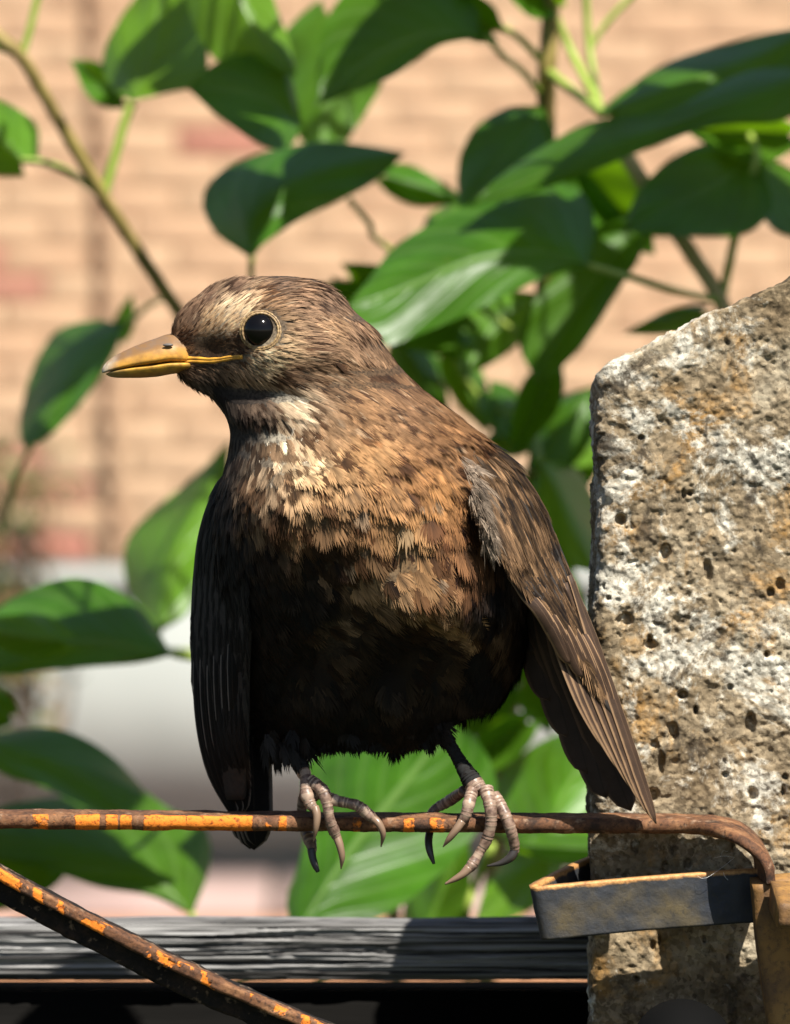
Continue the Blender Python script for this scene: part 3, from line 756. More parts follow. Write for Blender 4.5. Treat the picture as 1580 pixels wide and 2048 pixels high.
# mottling of the breast and dark streaks of cheek and throat
dark = (r2.random(m_) < .17 * body_w + .14 * (1 - body_w)) | (fbm(np.stack([fx / 26, fy / 34, 0 * fx + 8], 1), 2) > .62 - .12 * body_w)
dark = dark | (r2.random(m_) < .5 * np.exp(-((fx - 560) / 80) ** 2 - ((fy - 900) / 95) ** 2))
colr[dark] *= np.array([.30, .25, .22])
pale = (r2.random(m_) < .03) & (fl[:, 4] > .15)
colr[pale] = colr[pale] * .5 + np.array([.46, .33, .21]) * .5
colr = np.where(((fy > 780) & (fx > 660))[:, None], colr * np.minimum(1, .46 / np.maximum(colr[:, :1], .01)), colr)
cb = colr * .38; edge = np.minimum(colr * 1.25, .75)
spot = np.where(r2.random(m_) < .45, 1., .15) * body_w
Rc = np.interp(fy, [553, 735, 770, 900, 960, 1500], [.02, .03, .2, .2, .04, .04]); Rc = np.where((fy > 655) & (fy < 790) & (fx < 560), .2, Rc)
small = fy < 800
outs = []
for msk, nb, lf, sd_ in ((small, 7, .09, 11), (~small, 24, .12, 12)):
    outs.append(barbs(R[msk] - Nn[msk] * .0001, T[msk], Nn[msk], L[msk], W[msk] * (1.0 if nb == 7 else 1.05), nb, cb[msk], colr[msk], Rc[msk], lf, 1, 1.0, sd_, edge[msk], .13 if nb == 7 else .055, spot[msk], .12 if nb == 7 else .07, .008, None if nb == 7 else .35))
def stack(outs):
    V = np.vstack([o[0] for o in outs]); C = np.vstack([o[2] for o in outs]); F = []; off = 0
    for v, f, c in outs:
        F += [a + off for a in f]; off += len(v)
    return V, F, C
Vp, Fp, Cp = stack(outs)
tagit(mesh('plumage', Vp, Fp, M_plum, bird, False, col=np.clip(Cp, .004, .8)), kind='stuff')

# skin colour under the feathers
M_skin, nt, b = mat('dark_down'); n = N(nt)
n.l(n.ramp(n.noise(n.coord(), 900, 3), [(.3, (.008, .006, .005)), (.7, (.022, .016, .012))]), b.inputs['Base Color']); b.inputs['Roughness'].default_value = .9
M_scute, nt, b = mat('scaly_foot'); n = N(nt); n1 = n.noise(n.coord(), 900, 4)
cc = n.mix(n.ramp(n1, [(.35, 0.), (.65, 1.)]), (.085, .05, .038), (.25, .165, .12))
cc = n.mix(n.attr('ring').outputs['Fac'], cc, (.56, .42, .31))
n.l(cc, b.inputs['Base Color']); b.inputs['Roughness'].default_value = .42; b.inputs['Specular IOR Level'].default_value = .45; n.bump(n1, b, .4, .0002)
M_claw = simple('horn_claw', (.20, .13, .085), .32, .5)
M_clawdark = simple('dark_claw', (.035, .03, .028), .4, .5)

# legs and toes join the body mesh.  points: px, py, depth mm, radius px
def toe_geo(pts, ringstep=12.0, amp=.11):
    p = np.array(pts, float); L_ = np.linalg.norm(np.diff(p[:, :2], axis=0), axis=1).sum(); n_ = max(20, int(L_ * 1.0))
    q = resample(np.column_stack([p[:, 0], p[:, 1], p[:, 2] * 10, p[:, 3]]), n_); q[:, 2] /= 10
    s = np.linspace(0, L_, n_); saw = ((s / ringstep + .35 * np.sin(s * .21 + p[0, 0])) % 1.0)
    prof = 1 + amp * (np.where(saw < .75, saw / .75, (1 - saw) / .25) - .5)
    v_, f_ = tube_geo(PM(q[:, :3]), q[:, 3] * PX * .78 * prof, 14)
    ring = np.repeat(np.where(saw > .7, 1., 0.) * .42, 14); ring = np.concatenate([ring, [0, 0]])
    return v_, f_, ring
toes = [
    # left foot: shank, inner toe, middle toe, outer toe, hind toe
    [(585, 1490, 6, 26), (598, 1525, 3, 22), (612, 1556, 0, 17), (622, 1585, -1.5, 17), (628, 1600, -2.5, 15)],
    [(612, 1560, -2, 16), (614, 1590, -3.5, 17), (622, 1610, -4.0, 15), (634, 1622, -4.6, 10)],
    [(620, 1560, -2, 16), (646, 1582, -4.2, 17), (655, 1612, -5, 14), (660, 1640, -5, 13.5), (668, 1662, -4.2, 15), (676, 1680, -3.8, 10)],
    [(634, 1585, -2, 14), (668, 1600, -4, 16), (695, 1606, -4.6, 14), (716, 1612, -4.8, 15), (738, 1630, -4.8, 16), (750, 1642, -4.6, 10)],
    [(612, 1575, 3, 13), (604, 1610, 8.5, 13), (606, 1650, 9.5, 12), (618, 1676, 6, 17), (624, 1696, 4, 13), (626, 1706, 3.2, 8)],
    # right foot
    [(868, 1425, 6, 24), (890, 1470, 3.5, 18), (918, 1520, 2, 18), (944, 1562, 0, 26), (960, 1584, -1.4, 22)],
    [(945, 1580, -2, 16), (938, 1606, -4.2, 16), (932, 1630, -4.8, 14.5), (921, 1648, -4.4, 11)],
    [(972, 1578, -2, 19), (980, 1610, -4.6, 17), (982, 1645, -5, 15), (974, 1678, -4.4, 15), (960, 1704, -4.2, 12), (944, 1730, -4.6, 15), (934, 1742, -4.8, 9)],
    [(988, 1590, -2, 16), (1006, 1620, -4.4, 16), (1020, 1655, -5, 15), (1028, 1685, -4, 14), (1030, 1704, -3.4, 11)],
    [(930, 1580, 3, 14), (898, 1602, 8.4, 15), (866, 1622, 9.5, 12), (858, 1650, 8, 10), (860, 1668, 6, 8)]]
rings = [np.zeros(len(geoB[0][0]))]
for t_ in toes:
    v_, f_, rg = toe_geo(t_); geoB.append((v_, f_)); rings.append(rg)
# feathered shank cuffs
Vall, Fall = merge(geoB)
nf = sum(len(f) for f in Fall); fm = np.ones(nf, int); fm[:n_torso] = 0
fo = n_torso
for ti, (v_, f_) in enumerate(geoB[1:]):
    k_ = sum(len(f) for f in f_)
    if ti == 5: fm[fo:fo + int(k_ * .86)] = 0
    if ti == 0: fm[fo:fo + int(k_ * .5)] = 0
    fo += k_
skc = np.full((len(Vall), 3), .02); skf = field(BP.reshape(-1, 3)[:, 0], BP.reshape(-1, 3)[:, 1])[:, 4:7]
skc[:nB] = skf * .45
M_down, nt, b = mat('down_under_feathers'); n = N(nt)
n.l(n.mix(n.ramp(n.noise(n.coord(), 1600, 3), [(.35, .7), (.6, 0.)]), n.attr('col').outputs['Color'], (.012, .009, .008)), b.inputs['Base Color']); b.inputs['Roughness'].default_value = .9; b.inputs['Specular IOR Level'].default_value = .1
mesh('body', Vall, Fall, None, bird, True, col=skc, mats=[M_down, M_scute], fmat=fm, attrs={'ring': np.concatenate(rings)})
def claw(pts, m):
    p = np.array(pts, float); q = resample(np.column_stack([p[:, 0], p[:, 1], p[:, 2] * 10, p[:, 3]]), 22); q[:, 2] /= 10
    v_, f_ = tube_geo(PM(q[:, :3]), q[:, 3] * PX, 10); mesh('claw', v_, f_, m, bird)
claw([(630, 1614, -4.4, 9), (634, 1632, -5.2, 8), (632, 1656, -5.4, 6), (627, 1684, -4.6, 1)], M_claw)
claw([(674, 1674, -4, 9), (680, 1692, -4.6, 8), (684, 1715, -4.6, 6), (682, 1738, -4, 1)], M_claw)
claw([(746, 1636, -4.8, 9), (758, 1648, -5.6, 8), (766, 1668, -5.6, 6), (762, 1694, -4.6, 1)], M_claw)
claw([(623, 1698, 3.6, 9), (625, 1714, 3, 8), (630, 1730, 2.4, 7), (636, 1744, 2, 4)], M_clawdark)
claw([(924, 1643, -4.8, 9), (912, 1660, -5.4, 8), (898, 1678, -5.2, 6), (886, 1694, -4.6, 1)], M_claw)
claw([(938, 1736, -4.8, 10), (926, 1748, -5.2, 8), (910, 1758, -5.2, 6), (890, 1768, -5, 2)], M_claw)
claw([(1030, 1698, -3.6, 9), (1022, 1714, -3.8, 9), (1002, 1726, -3.6, 6), (974, 1732, -3.2, 1.5)], M_clawdark)
claw([(860, 1660, 6, 8), (857, 1682, 4.6, 8), (860, 1704, 3.6, 7), (868, 1728, 3, 3)], M_clawdark)

# dark trouser feathers over the tops of the shanks
def tufts(name, c0, n_, spread, dirv, L_, W_, col_, dep, seed, parent=bird):
    r = np.random.default_rng(seed)
    a = np.column_stack([c0[0] + np.clip(r.normal(0, 1, n_), -1.7, 1.7) * spread[0], c0[1] + np.clip(r.normal(0, 1, n_), -1.7, 1.7) * spread[1], dep + r.normal(0, spread[2], n_)])
    R_ = PM(a); Nn_ = np.column_stack([r.normal(0, .6, n_), -np.ones(n_), r.normal(0, .25, n_)]); Nn_ /= np.linalg.norm(Nn_, axis=1)[:, None]
    T_ = np.array([dirv[0], 0.1, -dirv[1]]) + r.normal(0, .2, (n_, 3)); T_ -= (T_ * Nn_).sum(1)[:, None] * Nn_; T_ /= np.linalg.norm(T_, axis=1)[:, None]
    cc_ = np.array(col_) * np.exp(r.normal(0, .3, (n_, 1)))
    return barbs(R_, T_, Nn_, np.full(n_, L_ * PX) * r.uniform(.7, 1.2, n_), np.full(n_, W_ * PX), 10, cc_ * .7, cc_, np.full(n_, .02), .05, 1, 1, seed, None, .15)
def fluff(seed):
    r = np.random.default_rng(seed); cnt = 62; t = r.uniform(0, 1, cnt)
    x_ = 936 + 46 * t ** 1.4 + r.normal(0, 9, cnt); y_ = 900 + 190 * t; d_ = -27 - 3 * np.sin(np.pi * t) + r.normal(0, .5, cnt)
    d_ = np.minimum(d_ + 6 * (1 - t) ** 2, front_depth(np.minimum(x_, 955), y_) - .4)
    R_ = PM(np.column_stack([x_, y_, d_])); T_ = np.column_stack([.75 - .45 * t + r.normal(0, .12, cnt), .35 + r.normal(0, .08, cnt), -.45 - .5 * t + r.normal(0, .1, cnt)]); T_ /= np.linalg.norm(T_, axis=1)[:, None]
    N_ = np.tile(np.array([.35, -.85, .4]), (cnt, 1)); N_ -= (N_ * T_).sum(1)[:, None] * T_; N_ /= np.linalg.norm(N_, axis=1)[:, None]
    cc_ = np.array([.25, .19, .14]) * np.exp(r.normal(0, .45, (cnt, 1)))
    return barbs(R_, T_, N_, PX * r.uniform(35, 75, cnt), PX * r.uniform(12, 22, cnt), 7, cc_ * .6, cc_, np.full(cnt, .02), .03, 1, .4, seed, None, .2, None, .3, .02)
outs = [fluff(91), tufts('a', (570, 1478), 46, (24, 10, 3), (.2, 1), 60, 24, (.014, .012, .012), 4, 21), tufts('b', (880, 1452), 26, (7, 10, 1.5), (.5, .85), 40, 20, (.016, .012, .011), 2.5, 22),
        tufts('b2', (934, 1548), 30, (7, 9, 1.2), (.55, .85), 26, 12, (.016, .012, .011), .8, 24), tufts('c', (720, 1458), 120, (80, 8, 3), (.05, 1), 44, 34, (.013, .011, .011), 6, 23)]
Vp, Fp, Cp = stack(outs)
tagit(mesh('leg_feathers', Vp, Fp, M_plum, bird, False, col=np.clip(Cp, .004, .8)), kind='stuff')

# ---- eye
M_eye = simple('black_eye', (.003, .0025, .0025), .09, .3)
ed = float(front_depth(521, 661))
ce = PM((521, 661, ed)) + np.array([0, .0013, 0])
def sphere_geo(c, r, nu=24, nv=40, sc_=(1, 1, 1)):
    u = np.linspace(0.02, math.pi - .02, nu)[:, None]; v = np.linspace(0, 2 * math.pi, nv, endpoint=False)[None, :]
    V = np.stack([np.sin(u) * np.cos(v) * sc_[0], -np.cos(u) * np.ones_like(v) * sc_[1], np.sin(u) * np.sin(v) * sc_[2]], -1) * r + c
    return V.reshape(-1, 3), [grid_faces(nu, nv, True), np.arange(nv)[::-1][None], ((nu - 1) * nv + np.arange(nv))[None]]
v_, f_ = sphere_geo(ce, .00372)
eye = mesh('eye', v_, f_, M_eye, bird)
M_ring, nt, b = mat('eye_ring'); n = N(nt); n1 = n.vor(n.coord(), 2600)
n.l(n.ramp(n1.outputs['Distance'], [(.1, (.40, .27, .11)), (.6, (.20, .125, .06))]), b.inputs['Base Color']); b.inputs['Roughness'].default_value = .55
th = np.linspace(0, 2 * np.pi, 72, endpoint=False)
geo = []
for rad, tr_, lift_ in ((36, 2.6, .9), (40, 2.4, .45)):
    px_, py_ = 521 + rad * np.cos(th), 661 + rad * .97 * np.sin(th)
    base_d = ed + 0 * th + lift_ * -1 + .55
    pth = PM(np.column_stack([px_, py_, np.minimum(base_d, front_depth(px_, py_) + .1)]))
    pth = np.vstack([pth, pth[:1]]); rr_ = tr_ * PX * (1 + .22 * np.sin(np.arange(73) * 2 * np.pi / 3.0))
    geo.append(tube_geo(pth, rr_, 8, False))
v_, f_ = merge(geo); mesh('eye_ring', v_, f_, M_ring, bird)

# ---- bill
M_bill, nt, b = mat('bill_horn'); n = N(nt); n1 = n.noise(n.coord(), 420, 5, .6)
c_ = n.attr('col').outputs['Color']
n.l(n.mix(n.ramp(n1, [(.42, 0.), (.62, .6)]), c_, (.20, .10, .03)), b.inputs['Base Color']); b.inputs['Roughness'].default_value = .5; b.inputs['Specular IOR Level'].default_value = .35
b.inputs['Subsurface Weight'].default_value = .12; b.inputs['Subsurface Radius'].default_value = (.002, .001, .0004)
n.bump(n1, b, .25, .0003)
def bill(name, keys, colf, flip_):
    k = np.array(keys, float); n_ = 70; xs_ = np.linspace(k[0, 0], k[-1, 0], n_)
    kk = k[::-1] if k[0, 0] > k[-1, 0] else k
    tv = spline(kk, xs_); yt, yb, hw_, dep = tv[:, 0], tv[:, 1], tv[:, 2], tv[:, 3]
    a = np.linspace(0, 2 * np.pi, 32, endpoint=False)
    cy = (yt + yb) / 2; ry_ = (yb - yt) / 2
    # the gape edge is wide and flat, the ridge narrow
    uu = np.cos(a); ww = np.sin(a)
    pr = (1 - .55 * smooth01((flip_ * uu + 1) / 2) ** 1.5)
    u2 = np.where(uu * flip_ < 0, np.sign(uu) * np.abs(uu) ** .4, uu)
    X_ = np.broadcast_to(xs_[:, None], (n_, 32)); Y_ = cy[:, None] + ry_[:, None] * u2; D_ = dep[:, None] + hw_[:, None] * (ww * pr)
    V = PM(np.stack([X_, Y_, D_], -1)).reshape(-1, 3)
    C = colf(X_, (uu + 1)[None, :] / 2 + 0 * X_).reshape(-1, 3)
    F = [grid_faces(n_, 32, True), np.arange(32)[::-1][None], ((n_ - 1) * 32 + np.arange(32))[None]]
    return mesh(name, V, F, M_bill, bill_e, True, col=C)
bill_e = empty('bill', PM((300, 720, -4.6))); bill_e.parent = bird; bill_e.matrix_parent_inverse = bird.matrix_world.inverted()
bpy.context.view_layer.update()
def mixc(a, b_, t): return np.array(a) * (1 - t[..., None]) + np.array(b_) * t[..., None]
def up_col(X_, v_):
    c = mixc((.16, .10, .06), (.58, .29, .04), smooth01((v_ - .30) / .4))
    return mixc((.52, .44, .33), c, smooth01((X_ - 206) / 36))
def lo_col(X_, v_):
    c = mixc((.62, .34, .05), (.40, .16, .02), smooth01((v_ - .45) / .5))
    return mixc((.34, .24, .09), c, smooth01((X_ - 215) / 60))
dm = -4.6
bill('upper_bill', [(430, 690, 726, .4, dm), (395, 680, 725.5, 1.4, dm), (370, 671, 725.2, 3.3, dm), (345, 667, 725, 4.7, dm), (310, 677, 729, 4.9, dm), (270, 692, 734, 4.0, dm), (240, 706, 739, 3.2, dm), (218, 720, 743.5, 2.2, dm), (207, 732, 746, 1.1, dm), (204, 739, 746, .3, dm)], up_col, -1)
bill('lower_bill', [(430, 725, 738, .4, dm), (395, 724.5, 741, 1.8, dm), (370, 724.3, 745, 3.6, dm), (345, 724.2, 748, 4.6, dm), (310, 728.0, 754, 4.4, dm), (270, 733, 756, 3.7, dm), (240, 738, 756, 2.9, dm), (222, 742.5, 754, 2.0, dm), (214, 746.2, 750.5, 1.0, dm), (212, 747, 749.5, .3, dm)], lo_col, 1)
gx = np.linspace(352, 486, 40); gy = 723 - (gx - 345) * .055 + 2 * np.sin(gx / 16)
geo = []
for dy_, rr_ in ((-3.5, 4.0), (4.0, 4.4)):
    gd = front_depth(gx, gy + dy_) - .1 + .25
    geo.append(tube_geo(PM(np.column_stack([gx, gy + dy_ * np.linspace(1, .35, 40), gd])), rr_ * PX * np.linspace(1.0, .75, 40) * (1 + .10 * np.sin(gx / 4.2)), 10))
v_, f_ = merge(geo); mesh('gape', v_, f_, M_bill, bill_e, True, col=np.broadcast_to(np.array([.66, .33, .04]), (len(v_), 3)))
# nostril
v_, f_ = sphere_geo(PM((336, 690, -8.6)), .0007, 10, 16, (1.5, .5, .5)); mesh('nostril', v_, f_, simple('nostril_grey', (.10, .085, .075), .5), bill_e)

#EOF_BIRD1
# ---- wings and tail
def quill_mat(name, base, edge, rach, spec=.3):
    m, nt, b = mat(name); n = N(nt)
    uvn = n.add('ShaderNodeUVMap'); sep = n.add('ShaderNodeSeparateXYZ'); n.l(uvn.outputs[0], sep.inputs[0])
    vv = n.math('ABSOLUTE', n.math('SUBTRACT', sep.outputs[1], .42), 0)
    w = n.add('ShaderNodeTexWave'); w.wave_type = 'BANDS'; w.bands_direction = 'X'; w.inputs['Scale'].default_value = 26; w.inputs['Distortion'].default_value = .6
    cmb = n.add('ShaderNodeCombineXYZ'); n.l(n.math('ADD', sep.outputs[0], n.math('MULTIPLY', vv, -.45)), cmb.inputs[0]); n.l(cmb.outputs[0], w.inputs['Vector'])
    no = n.noise(n.coord(), 240, 4, .6)
    c = n.mix(n.ramp(no, [(.35, 0.), (.7, 1.)]), base, tuple(x * 1.6 for x in base))
    c = n.mix(n.ramp(n.math('ADD', n.math('ABSOLUTE', n.math('SUBTRACT', sep.outputs[1], .5), 0), n.math('MULTIPLY', n.math('SUBTRACT', no, .5), .12)), [(.37, 0.), (.46, .85)]), c, edge)
    c = n.mix(n.ramp(vv, [(.012, .8), (.03, 0.)]), c, rach)
    c = n.mix(.35, c, n.ramp(w.outputs['Fac'], [(0, (.5, .5, .5)), (1, (1., 1., 1.))]), 'MULTIPLY')
    n.l(c, b.inputs['Base Color']); b.inputs['Roughness'].default_value = .6; b.inputs['Specular IOR Level'].default_value = spec
    n.bump(w.outputs['Fac'], b, .35, .0002); return m
M_quill = quill_mat('flight_feather', (.036, .020, .012), (.34, .21, .115), (.12, .07, .04))
M_quill_b = quill_mat('warm_flight_feather', (.030, .018, .015), (.15, .095, .07), (.02, .013, .010))
M_quill_shade = quill_mat('shade_dark_flight_feather', (.007, .0065, .0068), (.20, .17, .15), (.03, .025, .022), .08)  # left wing and tail: deep shade painted in as near-black feather colour

def quill(name, parent, pts, width, wdir, m, camber=.12, v0=-.42, v1=.58):
    nu, nv = 26, 8
    p = np.array(pts, float); q = resample(np.column_stack([p[:, 0], p[:, 1], p[:, 2] * 10]), nu); q[:, 2] /= 10
    c = PM(q); u = np.linspace(0, 1, nu)
    w = width * PX * (.45 + .55 * smooth01(u / .3)) * np.sqrt(np.clip(1 - np.clip((u - .78) / .22, 0, 1) ** 2.2, 0.0, 1)); w = np.maximum(w, 2 * PX)
    wd = wdir[0] * RGT - wdir[1] * UPV + wdir[2] * np.array([0, 1., 0]); T_ = np.gradient(c, axis=0); T_ /= np.linalg.norm(T_, axis=1)[:, None]
    Wd = wd - (T_ @ wd)[:, None] * T_; Wd /= np.linalg.norm(Wd, axis=1)[:, None]; Nq = np.cross(T_, Wd)
    if Nq[:, 1].mean() > 0: Nq = -Nq
    v = np.linspace(v0, v1, nv)
    G = c[:, None] + Wd[:, None] * (w[:, None] * v)[..., None] + Nq[:, None] * (camber * w[:, None] * (.3 - (v / .5) ** 2))[..., None]
    G = G + (Nq * 0.00010)[:, None] * rng.normal(0, .4)
    V = np.concatenate([G.reshape(-1, 3), (G - Nq[:, None] * .00012).reshape(-1, 3)])
    f1 = grid_faces(nu, nv); f2 = f1[:, ::-1] + nu * nv
    bd = np.concatenate([np.arange(nv), (np.arange(1, nu)) * nv + nv - 1, (nu - 1) * nv + np.arange(nv - 2, -1, -1), np.arange(nu - 2, 0, -1) * nv]); b2 = np.roll(bd, -1)
    f3 = np.stack([bd, bd + nu * nv, b2 + nu * nv, b2], 1)
    uv = np.stack(np.broadcast_arrays(u[:, None], (v - v0)[None, :] / (v1 - v0)), -1).reshape(-1, 2); uv = np.vstack([uv, uv])
    return mesh(name, V, [f1, f2, f3], m, parent, True, uv=uv)

def sheet(inner, outer, nu=40, nv=16, bulge=4.0):
    a = resample(np.array(inner, float) * np.array([1, 1, 10]), nu); c = resample(np.array(outer, float) * np.array([1, 1, 10]), nu)
    v = np.linspace(0, 1, nv)[None, :, None]; G = a[:, None] * (1 - v) + c[:, None] * v; G[..., 2] /= 10
    u = np.linspace(0, 1, nu)[:, None]
    bl = bulge * np.sin(np.pi * v[..., 0] * .95) * (1 - .7 * u)
    G[..., 2] -= bl; G[..., 0] += 0 * bl
    return G
def wing(name, inner, outer, colf, seed, bulge, rows_, cols_, Lp, Wp, label):
    G = sheet(inner, outer, bulge=bulge); Vf = PM(G); nu, nv = G.shape[:2]
    du = np.gradient(Vf, axis=0); dv = np.gradient(Vf, axis=1); Nw = np.cross(du, dv); Nw /= np.linalg.norm(Nw, axis=-1)[..., None]
    if Nw[..., 1].mean() > 0: Nw = -Nw
    Vb_ = Vf - Nw * .0012
    V = np.concatenate([Vf.reshape(-1, 3), Vb_.reshape(-1, 3)]); f1 = grid_faces(nu, nv); f2 = f1[:, ::-1] + nu * nv
    bd = np.concatenate([np.arange(nv), (np.arange(1, nu)) * nv + nv - 1, (nu - 1) * nv + np.arange(nv - 2, -1, -1), np.arange(nu - 2, 0, -1) * nv]); b2 = np.roll(bd, -1)
    w = mesh(name, V, [f1, f2, np.stack([bd, bd + nu * nv, b2 + nu * nv, b2], 1)], M_skin, bird)
    w['label'] = label
    r = np.random.default_rng(seed); uu, vv = [], []
    for i in range(rows_):
        for k in range(cols_):
            uu.append((i + .5 * (k % 2) + r.uniform(-.25, .25)) / rows_ * .93); vv.append((k + .5 + r.uniform(-.3, .3)) / cols_)
    uu = np.clip(np.array(uu), 0, .86); vv = np.clip(np.array(vv), .0, 1.)
    iu = np.minimum((uu * (nu - 1)).astype(int), nu - 2); iv = np.minimum((vv * (nv - 1)).astype(int), nv - 2)
    fu = (uu * (nu - 1) - iu)[:, None]; fv_ = (vv * (nv - 1) - iv)[:, None]
    bl = lambda A: (A[iu, iv] * (1 - fu) + A[iu + 1, iv] * fu) * (1 - fv_) + (A[iu, iv + 1] * (1 - fu) + A[iu + 1, iv + 1] * fu) * fv_
    R_ = bl(Vf); N_ = bl(Nw); N_ /= np.linalg.norm(N_, axis=1)[:, None]; T_ = bl(du); T_ -= (T_ * N_).sum(1)[:, None] * N_; T_ /= np.linalg.norm(T_, axis=1)[:, None]
    pxy = bl(G)
    col_, edge_, L_, W_ = colf(uu, vv, pxy, r)
    order = np.argsort(-uu)
    o = barbs(R_ + N_ * .0001 * (1 - uu)[:, None], T_, N_, L_ * PX, W_ * PX, 20, col_ * .5, col_, np.full(len(R_), .035), .06, 1, 1.0, seed, edge_, .03, np.full(len(R_), .9), .05, .004)
    cv = mesh('covert_feathers', o[0], o[1], M_plum, w, False, col=np.clip(o[2], .004, .8)); cv['kind'] = 'stuff'
    return w
def col_right(uu, vv, pxy, r):
    m_ = len(uu); base = np.array([.17, .098, .05]) * np.exp(r.normal(0, .35, (m_, 1)))
    dk = r.random(m_) < .42; base[dk] *= .28
    fl_ = (vv < -1); base[fl_] = np.array([.26, .20, .15]) * np.exp(r.normal(0, .5, (fl_.sum(), 1)))
    out = vv > .8; base[out] *= .55
    edge_ = np.minimum(base * 2.2 + np.array([.05, .033, .018]), .7)
    L_ = np.where(fl_, 95, 70 + 25 * uu) * r.uniform(.85, 1.15, m_); W_ = np.where(fl_, 12, 34) * r.uniform(.8, 1.2, m_)
    return base, edge_, L_, W_
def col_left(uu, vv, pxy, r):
    m_ = len(uu); base = np.array([.013, .0125, .0135]) * np.exp(r.normal(0, .35, (m_, 1)))  # shade of the left wing is put into its covert colour
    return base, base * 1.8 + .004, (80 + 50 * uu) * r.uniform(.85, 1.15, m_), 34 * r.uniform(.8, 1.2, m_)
fd = lambda x, y: float(front_depth(x, y))
wr = wing('wing', [(900, 880, fd(900, 880) + 3), (925, 940, fd(925, 940) + .8), (945, 1010, fd(945, 1010) - 3), (985, 1080, -25), (1040, 1165, -21), (1095, 1232, -18), (1150, 1312, -14), (1185, 1385, -11)],
          [(925, 862, 2), (1005, 900, 0), (1072, 982, -2), (1118, 1085, -3), (1162, 1195, -4), (1196, 1295, -5), (1226, 1385, -6), (1246, 1450, -7)], col_right, 31, 4.5, 26, 11, 0, 0, 'half open wing drooping beside the concrete post')
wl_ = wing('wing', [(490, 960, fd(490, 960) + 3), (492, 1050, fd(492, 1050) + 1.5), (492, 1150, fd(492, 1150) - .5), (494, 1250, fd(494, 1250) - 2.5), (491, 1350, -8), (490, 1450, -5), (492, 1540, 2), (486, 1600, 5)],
           [(470, 915, -4), (424, 985, 1), (397, 1065, 5), (386, 1150, 8), (381, 1250, 9), (383, 1340, 9.5), (396, 1440, 10), (418, 1530, 10), (446, 1600, 10)], col_left, 32, 3.0, 26, 9, 0, 0, 'folded wing on the shaded side, shade painted into its colour')
# secondaries of the lit wing, seen from their shaded under side
for bx, by, mx_, my_, tx, ty, dd, w_ in ((1000, 1090, 1035, 1190, 1062, 1308, 1, 62), (1014, 1110, 1062, 1260, 1100, 1402, .5, 66), (1030, 1130, 1092, 1310, 1140, 1476, -.5, 70), (1050, 1150, 1128, 1360, 1176, 1548, -1.5, 74),
                                  (1070, 1170, 1158, 1400, 1212, 1596, -2.5, 76), (1090, 1190, 1186, 1430, 1262, 1622, -4, 70)):
    quill('flight_feather', wr, [(bx, by, 2 + dd), (mx_, my_, 3 + dd), (tx, ty, 2 + dd)], w_, (-.88, .32, .25), M_quill_b, .10)
# primaries, stacked nearly edge-on towards the wing tip
for k, (bx, by, mx_, my_, tx, ty) in enumerate(((1140, 1150, 1222, 1380, 1313, 1648), (1132, 1165, 1210, 1390, 1300, 1632), (1122, 1180, 1198, 1400, 1288, 1610), (1112, 1195, 1186, 1405, 1270, 1580), (1102, 1205, 1174, 1405, 1252, 1550), (1090, 1210, 1160, 1395, 1232, 1515))):
    quill('flight_feather', wr, [(bx, by, -8 - k * .9), (mx_, my_, -8.5 - k * .8), (tx, ty, -7 - k * .5)], 46, (.5, -.25, .8), M_quill, .12)
# long greater coverts on the lit side
for k in range(9):
    t_ = k / 8; bx, by, tx, ty = 1020 + 95 * t_, 1150 + 40 * t_, 1128 + 100 * t_, 1300 + 110 * t_ + 14 * (k % 2)
    quill('flight_feather', wr, [(bx, by, -18 + 12 * t_), ((bx + tx) / 2 + 8, (by + ty) / 2 - 6, -19.5 + 9 * t_), (tx, ty, -15.5 + 6.5 * t_)], 27, (-.75, .4, -.35), M_quill, .2)
# shade-painted wing: long quills
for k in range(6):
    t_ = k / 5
    quill('flight_feather', wl_, [(404 + 62 * t_, 1150 + 40 * t_, 7 - 14 * t_), (396 + 70 * t_, 1380, 7.2 - 12 * t_), (418 + 62 * t_, 1530, 8 - 4 * t_), (470 + 18 * t_, 1640 - 14 * t_, 9.5)], 34, (.85, 0, -.5), M_quill_shade, .16)
tail = empty('tail', PM((490, 1440, 15))); tail.parent = bird; tail.matrix_parent_inverse = bird.matrix_world.inverted()
bpy.context.view_layer.update()
for k, (bx, tx, ty, dd) in enumerate(((466, 488, 1686, 15.5), (478, 500, 1698, 14.5), (490, 508, 1700, 13.5), (500, 514, 1694, 12.5))):
    quill('tail_feather', tail, [(bx, 1380, 15), ((bx + tx) / 2 + 4, 1530, dd + .5), (tx, ty, dd)], 66, (.97, 0, -.2), M_quill_shade, .1, -.5, .5)

